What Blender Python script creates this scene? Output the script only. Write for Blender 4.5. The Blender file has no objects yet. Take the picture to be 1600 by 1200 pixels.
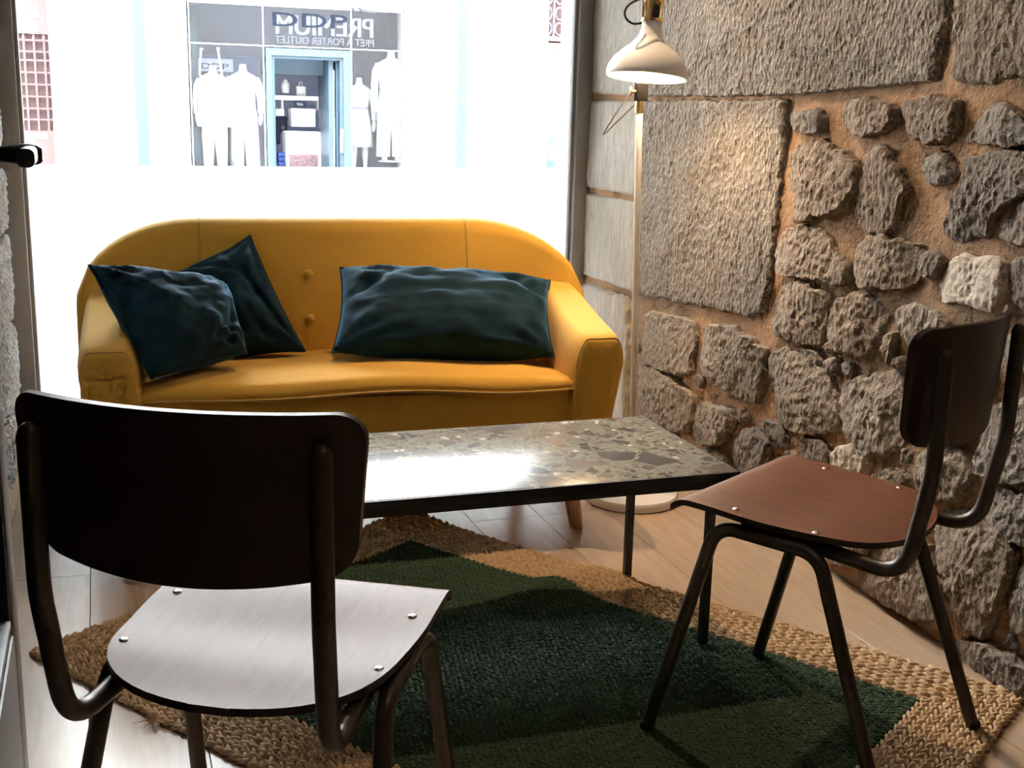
import bpy, bmesh, math, random
import numpy as np
from mathutils import Vector, Matrix, noise as mn

random.seed(7)
np.random.seed(7)
SC = bpy.context.scene
COL = SC.collection
PI = math.pi

# ------------------------------------------------------------------ camera
F_PX, CX, CY, CAM_H = 1860.0, 800.0, 600.0, 1.15
def _n(v):
    v = np.array(v, float)
    return v / np.linalg.norm(v)
_dy = _n([150 - CX, 165 - CY, F_PX])
_dn = _n([594 - CX, 8700 - CY, F_PX])
_dn = _n(_dn - _dy * np.dot(_dn, _dy))
MCW = np.array([np.cross(_dy, -_dn), _dy, -_dn])
CPOS = np.array([0.0, 0.0, CAM_H])
cam_d = bpy.data.cameras.new('camera')
cam = bpy.data.objects.new('camera', cam_d)
COL.objects.link(cam)
cam_d.sensor_width = 36.0
cam_d.lens = F_PX * 36.0 / 1600.0
cam_d.clip_start = 0.05
cam_d.clip_end = 200
_r, _u, _b = MCW @ np.array([1., 0, 0]), -(MCW @ np.array([0, 1., 0])), -(MCW @ np.array([0, 0, 1.]))
cam.matrix_world = Matrix(((_r[0], _u[0], _b[0], 0), (_r[1], _u[1], _b[1], 0), (_r[2], _u[2], _b[2], CAM_H), (0, 0, 0, 1)))
SC.camera = cam

def _ray(x, y):
    return MCW @ _n([x - CX, y - CY, F_PX])
def onX(x, y, X0):
    r = _ray(x, y)
    return CPOS + r * (X0 / r[0])
def onY(x, y, Y0):
    r = _ray(x, y)
    return CPOS + r * (Y0 / r[1])
def onZ(x, y, Z0=0.0):
    r = _ray(x, y)
    return CPOS + r * ((Z0 - CAM_H) / r[2])

# ------------------------------------------------------------------ world, exposure, light
world = bpy.data.worlds.new('sky')
SC.world = world
world.use_nodes = True
_bg = world.node_tree.nodes['Background']
_bg.inputs[0].default_value = (0.93, 0.96, 1.0, 1)
_bg.inputs[1].default_value = 13.0
sun_d = bpy.data.lights.new('sun', 'SUN')
sun_d.energy = 2.0
sun_d.angle = math.radians(1.0)
sun_d.color = (1.0, 0.96, 0.9)
sun = bpy.data.objects.new('sun', sun_d)
COL.objects.link(sun)
sun.rotation_euler = Vector((0.25, 0.75, -1.0)).to_track_quat('-Z', 'Y').to_euler()
LAMP_GLOW = 90.0
SPOT_W = (54.0, 3.5, 2.0)
SC.view_settings.view_transform = 'Standard'
SC.view_settings.look = 'None'
SC.view_settings.exposure = 1.3
SC.view_settings.gamma = 1.0
SC.view_settings.use_curve_mapping = False
SC.cycles.use_denoising = True
SC.cycles.use_adaptive_sampling = True
SC.cycles.adaptive_threshold = 0.08
SC.cycles.adaptive_min_samples = 16
SC.cycles.max_bounces = 7
SC.cycles.diffuse_bounces = 4
SC.cycles.glossy_bounces = 3
SC.cycles.transparent_max_bounces = 12
SC.cycles.sample_clamp_indirect = 12.0
SC.cycles.caustics_reflective = False
SC.cycles.caustics_refractive = False

# ------------------------------------------------------------------ materials
class NT:
    def __init__(self, name):
        self.m = bpy.data.materials.new(name)
        self.m.use_nodes = True
        self.t = self.m.node_tree
        self.b = self.t.nodes['Principled BSDF']
        self.out = self.t.nodes['Material Output']
    def n(self, kind, **kw):
        nd = self.t.nodes.new(kind)
        for k, v in kw.items():
            if k in nd.inputs:
                nd.inputs[k].default_value = v
            else:
                setattr(nd, k, v)
        return nd
    def l(self, a, b):
        self.t.links.new(a, b)
    def coords(self, scale=(1, 1, 1), gen='Object', rot=(0, 0, 0)):
        tc = self.n('ShaderNodeTexCoord')
        mp = self.n('ShaderNodeMapping')
        mp.inputs['Scale'].default_value = scale
        mp.inputs['Rotation'].default_value = rot
        self.l(tc.outputs[gen], mp.inputs['Vector'])
        return mp.outputs[0]
    def ramp(self, fac, stops, interp='LINEAR'):
        r = self.n('ShaderNodeValToRGB')
        r.color_ramp.interpolation = interp
        els = r.color_ramp.elements
        while len(els) < len(stops):
            els.new(0.5)
        for e, (p, c) in zip(els, stops):
            e.position = p
            e.color = (*c, 1) if len(c) == 3 else c
        self.l(fac, r.inputs[0])
        return r.outputs[0]
    def mix(self, fac, a, b, mode='MIX'):
        m = self.n('ShaderNodeMix', data_type='RGBA', blend_type=mode)
        for s, v in ((m.inputs[0], fac), (m.inputs[6], a), (m.inputs[7], b)):
            if hasattr(v, 'is_linked') or hasattr(v, 'links'):
                self.l(v, s)
            elif isinstance(v, (int, float)):
                s.default_value = v
            else:
                s.default_value = (*v, 1)
        return m.outputs[2]
    def bump(self, h, strength=0.3, dist=0.01, prev=None):
        b = self.n('ShaderNodeBump')
        b.inputs['Strength'].default_value = strength
        b.inputs['Distance'].default_value = dist
        self.l(h, b.inputs['Height'])
        if prev is not None:
            self.l(prev, b.inputs['Normal'])
        return b.outputs[0]
    def base(self, c):
        if isinstance(c, tuple):
            self.b.inputs['Base Color'].default_value = (*c, 1)
        else:
            self.l(c, self.b.inputs['Base Color'])
    def set(self, **kw):
        for k, v in kw.items():
            self.b.inputs[k.replace('_', ' ')].default_value = v
    def normal(self, nrm):
        self.l(nrm, self.b.inputs['Normal'])

def plain(name, col, rough=0.5, metal=0.0, var=0.08, scale=30, bump=0.0, **kw):
    t = NT(name)
    v = t.coords()
    nz = t.n('ShaderNodeTexNoise', Scale=scale, Detail=4.0)
    t.l(v, nz.inputs['Vector'])
    lo = tuple(max(0, c * (1 - var)) for c in col)
    hi = tuple(min(1, c * (1 + var)) for c in col)
    t.base(t.ramp(nz.outputs[0], [(0.3, lo), (0.7, hi)]))
    t.set(Roughness=rough, Metallic=metal, **kw)
    if bump:
        t.normal(t.bump(nz.outputs[0], bump, 0.002))
    return t.m

def mat_fabric(name, col, scale=900, sheen=0.2, var=0.1):
    t = NT(name)
    v = t.coords()
    wx = t.n('ShaderNodeTexNoise', Scale=scale / 2.0, Detail=2.0)
    nz = t.n('ShaderNodeTexNoise', Scale=scale / 5.0, Detail=3.0)
    big = t.n('ShaderNodeTexNoise', Scale=6.0, Detail=3.0)
    for nd in (wx, nz, big):
        t.l(v, nd.inputs['Vector'])
    a2 = t.mix(0.5, wx.outputs[0], nz.outputs[0])
    c1 = t.ramp(a2, [(0.25, tuple(c * (1 - var) for c in col)), (0.75, tuple(min(1, c * (1 + var)) for c in col))])
    c2 = t.mix(0.12, c1, t.ramp(big.outputs[0], [(0.3, tuple(c * 0.8 for c in col)), (0.7, col)]))
    t.base(c2)
    t.set(Roughness=0.85, Sheen_Weight=sheen, Sheen_Roughness=0.5)
    t.b.inputs['Specular IOR Level'].default_value = 0.2
    t.normal(t.bump(a2, 0.25, 0.0008))
    return t.m

def mat_velvet():
    t = NT('teal_velvet')
    v = t.coords()
    nz = t.n('ShaderNodeTexNoise', Scale=14.0, Detail=5.0, Distortion=0.6)
    fine = t.n('ShaderNodeTexNoise', Scale=500.0, Detail=2.0)
    t.l(v, nz.inputs['Vector'])
    t.l(v, fine.inputs['Vector'])
    t.base(t.ramp(nz.outputs[0], [(0.3, (0.004, 0.022, 0.034)), (0.7, (0.010, 0.044, 0.070))]))
    t.set(Roughness=0.75, Sheen_Weight=0.8, Sheen_Roughness=0.35)
    t.b.inputs['Sheen Tint'].default_value = (0.13, 0.38, 0.62, 1)
    t.b.inputs['Specular IOR Level'].default_value = 0.15
    n1 = t.bump(nz.outputs[0], 0.25, 0.006)
    t.normal(t.bump(fine.outputs[0], 0.15, 0.0006, n1))
    return t.m

def mat_stone(name, dark, mid, light, peck=1.0, streak=1.6, rough=0.9, bdist=0.012):
    """grey rubble: big tone patches, chisel pecks stretched along the vertical, fine grit"""
    t = NT(name)
    v = t.coords()
    vs = t.coords(scale=(1, 1, 1.0 / streak))
    big = t.n('ShaderNodeTexNoise', Scale=7.0, Detail=5.0, Roughness=0.6)
    pk = t.n('ShaderNodeTexNoise', Scale=55.0, Detail=4.0, Roughness=0.62, Distortion=1.1)
    vo = t.n('ShaderNodeTexVoronoi', Scale=75.0, Randomness=1.0)
    gr = t.n('ShaderNodeTexNoise', Scale=200.0, Detail=4.0)
    t.l(v, big.inputs['Vector'])
    t.l(vs, pk.inputs['Vector'])
    t.l(vs, vo.inputs['Vector'])
    t.l(v, gr.inputs['Vector'])
    c = t.ramp(big.outputs[0], [(0.25, dark), (0.5, mid), (0.75, light)])
    c = t.mix(0.55, c, t.ramp(pk.outputs[0], [(0.3, tuple(x * 0.45 for x in mid)), (0.5, mid), (0.68, tuple(min(1, x * 1.35) for x in light))]))
    c = t.mix(0.3, c, t.ramp(gr.outputs[0], [(0.35, tuple(x * 0.6 for x in mid)), (0.65, light)]))
    t.base(c)
    t.set(Roughness=rough)
    t.b.inputs['Specular IOR Level'].default_value = 0.25
    hgt = t.mix(0.55, pk.outputs[0], vo.outputs['Distance'])
    n1 = t.bump(hgt, 0.75 * peck, bdist)
    t.normal(t.bump(gr.outputs[0], 0.6 * peck, 0.004, n1))
    return t.m

def mat_mortar():
    t = NT('orange_mortar')
    v = t.coords()
    a = t.n('ShaderNodeTexNoise', Scale=5.0, Detail=5.0)
    b = t.n('ShaderNodeTexNoise', Scale=60.0, Detail=5.0, Roughness=0.65)
    t.l(v, a.inputs['Vector'])
    t.l(v, b.inputs['Vector'])
    c = t.ramp(a.outputs[0], [(0.3, (0.46, 0.275, 0.155)), (0.55, (0.58, 0.36, 0.21)), (0.75, (0.52, 0.36, 0.24))])
    c = t.mix(0.3, c, t.ramp(b.outputs[0], [(0.3, (0.26, 0.155, 0.09)), (0.65, (0.60, 0.38, 0.23))]))
    g_ = t.n('ShaderNodeTexNoise', Scale=1.3, Detail=3.0)
    t.l(v, g_.inputs['Vector'])
    c = t.mix(t.ramp(g_.outputs[0], [(0.48, (0, 0, 0)), (0.62, (0.75, 0.75, 0.75))]), c, (0.30, 0.22, 0.15))
    t.base(c)
    t.set(Roughness=0.95)
    t.b.inputs['Specular IOR Level'].default_value = 0.15
    t.normal(t.bump(b.outputs[0], 0.8, 0.014))
    return t.m

def mat_wood(name, lo, hi, grain=(60, 60, 3), rough=0.35, coat=0.0, gen='Object', bump=0.08, tint=0.0):
    t = NT(name)
    v = t.coords(scale=grain, gen=gen)
    a = t.n('ShaderNodeTexNoise', Scale=1.0, Detail=6.0, Roughness=0.6, Distortion=1.2)
    t.l(v, a.inputs['Vector'])
    v2 = t.coords(scale=tuple(g * 3.5 for g in grain), gen=gen)
    b = t.n('ShaderNodeTexNoise', Scale=1.0, Detail=3.0)
    t.l(v2, b.inputs['Vector'])
    f = t.mix(0.35, a.outputs[0], b.outputs[0])
    c = t.ramp(f, [(0.32, lo), (0.68, hi)])
    if tint:
        oi = t.n('ShaderNodeObjectInfo')
        c = t.mix(tint, c, t.ramp(oi.outputs['Random'], [(0.0, tuple(x * 0.72 for x in lo)), (1.0, hi)]))
    t.base(c)
    t.set(Roughness=rough, Coat_Weight=coat, Coat_Roughness=0.2)
    t.normal(t.bump(f, bump, 0.0015))
    return t.m

def mat_terrazzo():
    t = NT('terrazzo')
    v = t.coords()
    nz = t.n('ShaderNodeTexNoise', Scale=9.0, Detail=2.0)
    t.l(v, nz.inputs['Vector'])
    warp = t.n('ShaderNodeMix', data_type='VECTOR')
    warp.inputs[0].default_value = 0.06
    t.l(v, warp.inputs[4])
    t.l(nz.outputs['Color'], warp.inputs[5])
    def chips(scale, thr, stops, soft=0.02):
        vo = t.n('ShaderNodeTexVoronoi', Scale=scale, feature='F1', Randomness=1.0)
        ed = t.n('ShaderNodeTexVoronoi', Scale=scale, feature='DISTANCE_TO_EDGE', Randomness=1.0)
        t.l(warp.outputs[1], vo.inputs['Vector'])
        t.l(warp.outputs[1], ed.inputs['Vector'])
        sep = t.n('ShaderNodeSeparateColor')
        t.l(vo.outputs['Color'], sep.inputs[0])
        col = t.ramp(sep.outputs[0], stops, 'CONSTANT')
        pick = t.n('ShaderNodeMath', operation='GREATER_THAN')
        pick.inputs[1].default_value = thr
        t.l(sep.outputs[1], pick.inputs[0])
        edge = t.n('ShaderNodeMath', operation='GREATER_THAN')
        edge.inputs[1].default_value = 0.10
        t.l(ed.outputs['Distance'], edge.inputs[0])
        mu = t.n('ShaderNodeMath', operation='MULTIPLY')
        t.l(pick.outputs[0], mu.inputs[0])
        t.l(edge.outputs[0], mu.inputs[1])
        return col, mu.outputs[0]
    fn = t.n('ShaderNodeTexNoise', Scale=120.0, Detail=4.0)
    t.l(v, fn.inputs['Vector'])
    base = t.ramp(fn.outputs[0], [(0.3, (0.16, 0.15, 0.11)), (0.55, (0.235, 0.222, 0.17)), (0.75, (0.29, 0.275, 0.215))])
    st = [(0.0, (0.05, 0.046, 0.042)), (0.25, (0.12, 0.10, 0.085)), (0.5, (0.16, 0.13, 0.10)), (0.7, (0.085, 0.08, 0.08)), (0.93, (0.55, 0.51, 0.42))]
    c1, f1 = chips(75.0, 0.70, st)
    c2, f2 = chips(32.0, 0.74, st)
    c3, f3 = chips(13.0, 0.84, [(0.0, (0.07, 0.065, 0.062)), (0.4, (0.135, 0.11, 0.09)), (0.8, (0.17, 0.14, 0.11))])
    c = t.mix(f1, base, c1)
    c = t.mix(f2, c, c2)
    c = t.mix(f3, c, c3)
    t.base(c)
    t.set(Roughness=0.24)
    t.b.inputs['Specular IOR Level'].default_value = 0.42
    t.normal(t.bump(fn.outputs[0], 0.02, 0.001))
    return t.m

def mat_glass(name, tint=(0.96, 0.98, 0.98), refl=0.06, rough=0.0):
    t = NT(name)
    tr = t.n('ShaderNodeBsdfTransparent')
    tr.inputs[0].default_value = (*tint, 1)
    gl = t.n('ShaderNodeBsdfGlossy')
    gl.inputs['Roughness'].default_value = rough
    fr = t.n('ShaderNodeFresnel')
    fr.inputs[0].default_value = 1.45
    mx = t.n('ShaderNodeMixShader')
    t.l(fr.outputs[0], mx.inputs[0])
    t.l(tr.outputs[0], mx.inputs[1])
    t.l(gl.outputs[0], mx.inputs[2])
    t.t.nodes.remove(t.b)
    t.l(mx.outputs[0], t.out.inputs[0])
    return t.m

def mat_film():
    t = NT('frosted_film')
    tl = t.n('ShaderNodeBsdfTranslucent')
    tl.inputs[0].default_value = (0.88, 0.9, 0.92, 1)
    df = t.n('ShaderNodeBsdfDiffuse')
    df.inputs[0].default_value = (0.85, 0.87, 0.9, 1)
    mx = t.n('ShaderNodeMixShader')
    mx.inputs[0].default_value = 0.18
    t.l(tl.outputs[0], mx.inputs[1])
    t.l(df.outputs[0], mx.inputs[2])
    t.t.nodes.remove(t.b)
    t.l(mx.outputs[0], t.out.inputs[0])
    return t.m

def mat_emit(name, col, s):
    t = NT(name)
    t.base((0.9, 0.9, 0.85))
    t.b.inputs['Emission Color'].default_value = (*col, 1)
    t.b.inputs['Emission Strength'].default_value = s
    return t.m

M = {}
M['yellow'] = mat_fabric('yellow_wool', (0.79, 0.440, 0.062))
M['piping'] = mat_fabric('yellow_piping', (0.66, 0.42, 0.12))
M['velvet'] = mat_velvet()
M['seatwood'] = mat_wood('brown_plywood', (0.135, 0.047, 0.019), (0.205, 0.076, 0.032), grain=(70, 7, 70), rough=0.46, coat=0.0)
M['plyedge'] = plain('dark_ply_edge', (0.022, 0.014, 0.011), rough=0.55, var=0.2)
M['backwood'] = mat_wood('dark_plywood', (0.026, 0.012, 0.009), (0.040, 0.018, 0.013), grain=(7, 70, 70), rough=0.38, coat=0.1)
M['steel'] = plain('dark_lacquered_steel', (0.085, 0.074, 0.066), rough=0.38, metal=0.6, var=0.15, scale=120)
M['black'] = plain('black_steel', (0.012, 0.012, 0.013), rough=0.45, var=0.2)
M['rubber'] = plain('black_rubber', (0.015, 0.015, 0.015), rough=0.8)
M['chrome'] = plain('bright_screw', (0.75, 0.74, 0.72), rough=0.25, metal=1.0)
M['seatwood'].node_tree.nodes['Principled BSDF'].inputs['Specular IOR Level'].default_value = 0.33
M['terrazzo'] = mat_terrazzo()
M['legwood'] = mat_wood('oak_leg', (0.42, 0.24, 0.12), (0.58, 0.36, 0.2), grain=(40, 40, 4), rough=0.45)
M['plank'] = mat_wood('floor_wood', (0.48, 0.355, 0.245), (0.62, 0.475, 0.34), grain=(26, 2.2, 26), rough=0.27, coat=0.15, tint=0.22, bump=0.05)
M['gap'] = plain('dark_floor_gap', (0.06, 0.045, 0.035), rough=0.9)
M['mortar'] = mat_mortar()
M['stone'] = mat_stone('grey_rubble_stone', (0.205, 0.170, 0.132), (0.31, 0.262, 0.208), (0.415, 0.355, 0.285))
M['stone_b'] = mat_stone('brown_rubble_stone', (0.18, 0.142, 0.108), (0.285, 0.228, 0.175), (0.39, 0.32, 0.25))
M['stone_c'] = mat_stone('slate_grey_stone', (0.155, 0.13, 0.108), (0.25, 0.214, 0.18), (0.35, 0.305, 0.26))
M['ashlar'] = mat_stone('pecked_ashlar', (0.19, 0.162, 0.130), (0.285, 0.245, 0.198), (0.38, 0.33, 0.27), peck=1.2, streak=1.55, bdist=0.020)
M['jamb'] = mat_stone('dressed_jamb_stone', (0.40, 0.37, 0.32), (0.48, 0.445, 0.39), (0.56, 0.52, 0.46), peck=0.28, streak=6.0, bdist=0.006)
M['pale_stone'] = mat_stone('pale_plastered_stone', (0.48, 0.41, 0.32), (0.62, 0.54, 0.44), (0.72, 0.64, 0.54), peck=0.4, streak=1.0)
M['lstone'] = mat_stone('pale_grey_stone', (0.32, 0.335, 0.35), (0.50, 0.515, 0.53), (0.68, 0.695, 0.71), peck=1.3, streak=1.2, bdist=0.02)
M['frame'] = plain('grey_window_paint', (0.27, 0.275, 0.29), rough=0.5, var=0.04)
M['plaster'] = plain('grey_plaster', (0.42, 0.40, 0.37), rough=0.9, var=0.06, scale=8)
M['ceil'] = plain('ceiling_paint', (0.55, 0.53, 0.50), rough=0.9, var=0.03, scale=8)
M['glass'] = mat_glass('window_glass')
M['film'] = mat_film()
M['lampwhite'] = plain('white_lamp_enamel', (0.80, 0.78, 0.74), rough=0.55, var=0.02)
M['bracket'] = plain('dull_black_bracket', (0.008, 0.007, 0.006), rough=0.9, var=0.2, Specular_IOR_Level=0.08)
M['brass'] = plain('brass', (0.80, 0.55, 0.24), rough=0.25, metal=1.0, var=0.06)
M['cord'] = plain('textile_cord', (0.045, 0.042, 0.04), rough=0.8, var=0.5, scale=400)
M['bulb'] = mat_emit('lit_bulb', (1.0, 0.70, 0.42), LAMP_GLOW)
M['jute'] = plain('natural_jute', (0.54, 0.385, 0.225), rough=0.95, var=0.28, scale=130)
M['jute_gap'] = plain('jute_gap_shade', (0.10, 0.065, 0.036), rough=0.95, var=0.3)  # backing darkened to paint in the shade between the stitches
M['green_jute'] = plain('dyed_green_jute', (0.036, 0.078, 0.038), rough=0.9, var=0.35, scale=120)
M['doorpaint'] = plain('taupe_door_paint', (0.20, 0.185, 0.17), rough=0.5, var=0.05)
M['gasket'] = plain('black_gasket', (0.01, 0.01, 0.01), rough=0.7)
M['handle'] = plain('dark_handle_metal', (0.10, 0.11, 0.125), rough=0.3, metal=0.8)
M['doorglass'] = mat_glass('door_glass', tint=(0.55, 0.58, 0.58))

# ------------------------------------------------------------------ object helpers
def tag(o, label=None, cat=None, group=None, kind=None):
    for k, v in (('label', label), ('category', cat), ('group', group), ('kind', kind)):
        if v:
            o[k] = v
    return o

def empty(name, loc=(0, 0, 0), rz=0.0):
    o = bpy.data.objects.new(name, None)
    COL.objects.link(o)
    o.location = loc
    o.rotation_euler = (0, 0, rz)
    o.empty_display_size = 0.1
    return o

def obj(name, verts, faces, mat, parent=None, smooth=True, autosmooth=None):
    me = bpy.data.meshes.new(name)
    me.from_pydata([tuple(map(float, v)) for v in verts], [], faces)
    me.validate()
    if smooth:
        me.polygons.foreach_set('use_smooth', [True] * len(me.polygons))
    if autosmooth:
        me.set_sharp_from_angle(angle=math.radians(autosmooth))
    if mat:
        me.materials.append(mat)
    o = bpy.data.objects.new(name, me)
    COL.objects.link(o)
    if parent:
        o.parent = parent
    return o

def link_mesh(name, me, parent=None, loc=(0, 0, 0), rot=(0, 0, 0), scale=(1, 1, 1)):
    o = bpy.data.objects.new(name, me)
    COL.objects.link(o)
    o.parent = parent
    o.location, o.rotation_euler, o.scale = loc, rot, scale
    return o

def box(name, lo, hi, mat, parent=None, bevel=0.0, seg=2):
    bm = bmesh.new()
    bmesh.ops.create_cube(bm, size=1.0)
    lo, hi = Vector(lo), Vector(hi)
    for v in bm.verts:
        v.co = Vector(((lo[i] + hi[i]) / 2 + v.co[i] * (hi[i] - lo[i]) for i in range(3)))
    if bevel:
        bmesh.ops.bevel(bm, geom=bm.edges[:], offset=bevel, segments=seg, affect='EDGES', profile=0.5)
    me = bpy.data.meshes.new(name)
    bm.to_mesh(me)
    bm.free()
    if bevel:
        me.polygons.foreach_set('use_smooth', [True] * len(me.polygons))
        me.set_sharp_from_angle(angle=math.radians(40))
    me.materials.append(mat)
    o = bpy.data.objects.new(name, me)
    COL.objects.link(o)
    o.parent = parent
    return o

def sweep(pts, rad, seg=14):
    """tube along a polyline: returns verts, faces (closed ends)"""
    P = [Vector(p) for p in pts]
    n = len(P)
    R = rad if isinstance(rad, (list, tuple)) else [rad] * n
    T = []
    for i in range(n):
        a, b = P[max(0, i - 1)], P[min(n - 1, i + 1)]
        T.append((b - a).normalized())
    ref = Vector((0, 0, 1)) if abs(T[0].z) < 0.9 else Vector((1, 0, 0))
    N = (ref - T[0] * ref.dot(T[0])).normalized()
    V, Fc = [], []
    for i in range(n):
        if i:
            N = (N - T[i] * N.dot(T[i])).normalized()
        B = T[i].cross(N)
        for k in range(seg):
            a = 2 * PI * k / seg
            V.append(P[i] + (N * math.cos(a) + B * math.sin(a)) * R[i])
    for i in range(n - 1):
        for k in range(seg):
            k2 = (k + 1) % seg
            Fc.append((i * seg + k, i * seg + k2, (i + 1) * seg + k2, (i + 1) * seg + k))
    Fc.append(tuple(range(seg - 1, -1, -1)))
    Fc.append(tuple((n - 1) * seg + k for k in range(seg)))
    return V, Fc

def tube(name, pts, rad, mat, parent=None, seg=14):
    v, f = sweep(pts, rad, seg)
    return obj(name, v, f, mat, parent, True, 50)

def fillet(pts, r, steps=8):
    """polyline with its inner corners rounded"""
    P = [Vector(p) for p in pts]
    out = [P[0]]
    rr = r if isinstance(r, (list, tuple)) else [r] * (len(P) - 2)
    for i in range(1, len(P) - 1):
        a, b, c = P[i - 1], P[i], P[i + 1]
        u, w = (a - b).normalized(), (c - b).normalized()
        ang = u.angle(w)
        d = min(rr[i - 1] / math.tan(ang / 2), (a - b).length * 0.49, (c - b).length * 0.49)
        p0, p2 = b + u * d, b + w * d
        for k in range(steps + 1):
            s = k / steps
            out.append(p0 * (1 - s) ** 2 + b * 2 * s * (1 - s) + p2 * s * s)
    out.append(P[-1])
    return out

def lathe_vf(prof, seg=40, axis=None):
    V, Fc = [], []
    n = len(prof)
    for i, (r, z) in enumerate(prof):
        for k in range(seg):
            a = 2 * PI * k / seg
            V.append(Vector((r * math.cos(a), r * math.sin(a), z)))
    for i in range(n - 1):
        for k in range(seg):
            k2 = (k + 1) % seg
            Fc.append((i * seg + k, i * seg + k2, (i + 1) * seg + k2, (i + 1) * seg + k))
    return V, Fc

def lathe(name, prof, mat, parent=None, seg=40, xf=None, sharp=40, cap=True):
    V, Fc = lathe_vf(prof, seg)
    if cap:
        n = len(prof)
        Fc.append(tuple(range(seg - 1, -1, -1)))
        Fc.append(tuple((n - 1) * seg + k for k in range(seg)))
    if xf is not None:
        V = [xf @ v for v in V]
    return obj(name, V, Fc, mat, parent, True, sharp)

def slab(name, top, off, mat, parent=None, sharp=40, edge_mat=None):
    """closed plate from a grid (rows x cols) of points and an offset vector for the other face"""
    R, Cn = len(top), len(top[0])
    V = [Vector(p) for row in top for p in row]
    V += [Vector(p) + Vector(off) for row in top for p in row]
    N = R * Cn
    Fc = []
    for i in range(R - 1):
        for j in range(Cn - 1):
            a, b, c, d = i * Cn + j, i * Cn + j + 1, (i + 1) * Cn + j + 1, (i + 1) * Cn + j
            Fc.append((a, b, c, d))
            Fc.append((N + d, N + c, N + b, N + a))
    ring = [j for j in range(Cn)] + [i * Cn + Cn - 1 for i in range(1, R)] + [(R - 1) * Cn + j for j in range(Cn - 2, -1, -1)] + [i * Cn for i in range(R - 2, 0, -1)]
    for k in range(len(ring)):
        a, b = ring[k], ring[(k + 1) % len(ring)]
        Fc.append((b, a, N + a, N + b))
    o = obj(name, V, Fc, mat, parent, True, sharp)
    if edge_mat:
        o.data.materials.append(edge_mat)
        nrm_up = Vector(off).normalized()
        for p in o.data.polygons:
            if min(p.vertices) >= N or (min(p.vertices) < N <= max(p.vertices)):
                p.material_index = 1
    fix_normals(o)
    return o

def fix_normals(o):
    bm = bmesh.new()
    bm.from_mesh(o.data)
    bmesh.ops.remove_doubles(bm, verts=bm.verts[:], dist=1e-5)
    bmesh.ops.recalc_face_normals(bm, faces=bm.faces[:])
    bm.to_mesh(o.data)
    bm.free()

def loft(name, rings, mat, parent=None, sharp=None, closed_ring=True, caps=True):
    n = len(rings[0])
    V = [Vector(p) for r in rings for p in r]
    Fc = []
    for i in range(len(rings) - 1):
        for k in range(n if closed_ring else n - 1):
            k2 = (k + 1) % n
            Fc.append((i * n + k, i * n + k2, (i + 1) * n + k2, (i + 1) * n + k))
    if caps:
        Fc.append(tuple(range(n - 1, -1, -1)))
        Fc.append(tuple((len(rings) - 1) * n + k for k in range(n)))
    o = obj(name, V, Fc, mat, parent, True, sharp)
    fix_normals(o)
    return o

def rrect(x0, x1, z0, z1, r, seg=6):
    """rounded rectangle outline (x,z); r: one radius or four (bl, br, tr, tl)"""
    rr = r if isinstance(r, (list, tuple)) else [r] * 4
    out = []
    for (cx, cz, a0, q) in ((x0 + rr[0], z0 + rr[0], PI, rr[0]), (x1 - rr[1], z0 + rr[1], 1.5 * PI, rr[1]), (x1 - rr[2], z1 - rr[2], 0, rr[2]), (x0 + rr[3], z1 - rr[3], 0.5 * PI, rr[3])):
        for k in range(seg + 1):
            a = a0 + 0.5 * PI * k / seg
            out.append((cx + q * math.cos(a), cz + q * math.sin(a)))
    return out

def smooth01(t):
    t = max(0.0, min(1.0, t))
    return t * t * (3 - 2 * t)

def fbm(p, octs=4, lac=2.1, gain=0.5):
    s, a = 0.0, 1.0
    p = Vector(p)
    for _ in range(octs):
        s += a * mn.noise(p)
        p = p * lac
        a *= gain
    return s

def inst_text(name, body, size, mat, parent, loc, mirror=False, extrude=0.004, shear=0.0, font_scale=(1, 1), bold=0.0):
    cu = bpy.data.curves.new(name, 'FONT')
    cu.body = body
    cu.size = size
    cu.extrude = extrude
    cu.shear = shear
    tmp = bpy.data.objects.new(name + '_tmp', cu)
    COL.objects.link(tmp)
    bpy.context.view_layer.update()
    me = bpy.data.meshes.new_from_object(tmp.evaluated_get(bpy.context.evaluated_depsgraph_get()))
    bpy.data.objects.remove(tmp)
    me.name = name
    if bold:
        bm = bmesh.new()
        for k in (-1, 0, 1):
            m2 = me.copy()
            m2.transform(Matrix.Translation((k * bold, 0, k * 0.0004)))
            bm.from_mesh(m2)
            bpy.data.meshes.remove(m2)
        bm.to_mesh(me)
        bm.free()
    sx = (-1 if mirror else 1) * font_scale[0]
    for v in me.vertices:
        x, y, z = v.co
        v.co = (x * sx, -z, y * font_scale[1])
    if mirror:
        me.flip_normals()
    me.materials.clear()
    me.materials.append(mat)
    return link_mesh(name, me, parent, loc)

# ================================================================== THE ROOM
XW, XL, YW, YB, ZC = 1.784, -0.31, 4.29, -2.6, 2.62
PW = 0.2085
X_PLANK0 = -0.07 - PW

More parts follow.
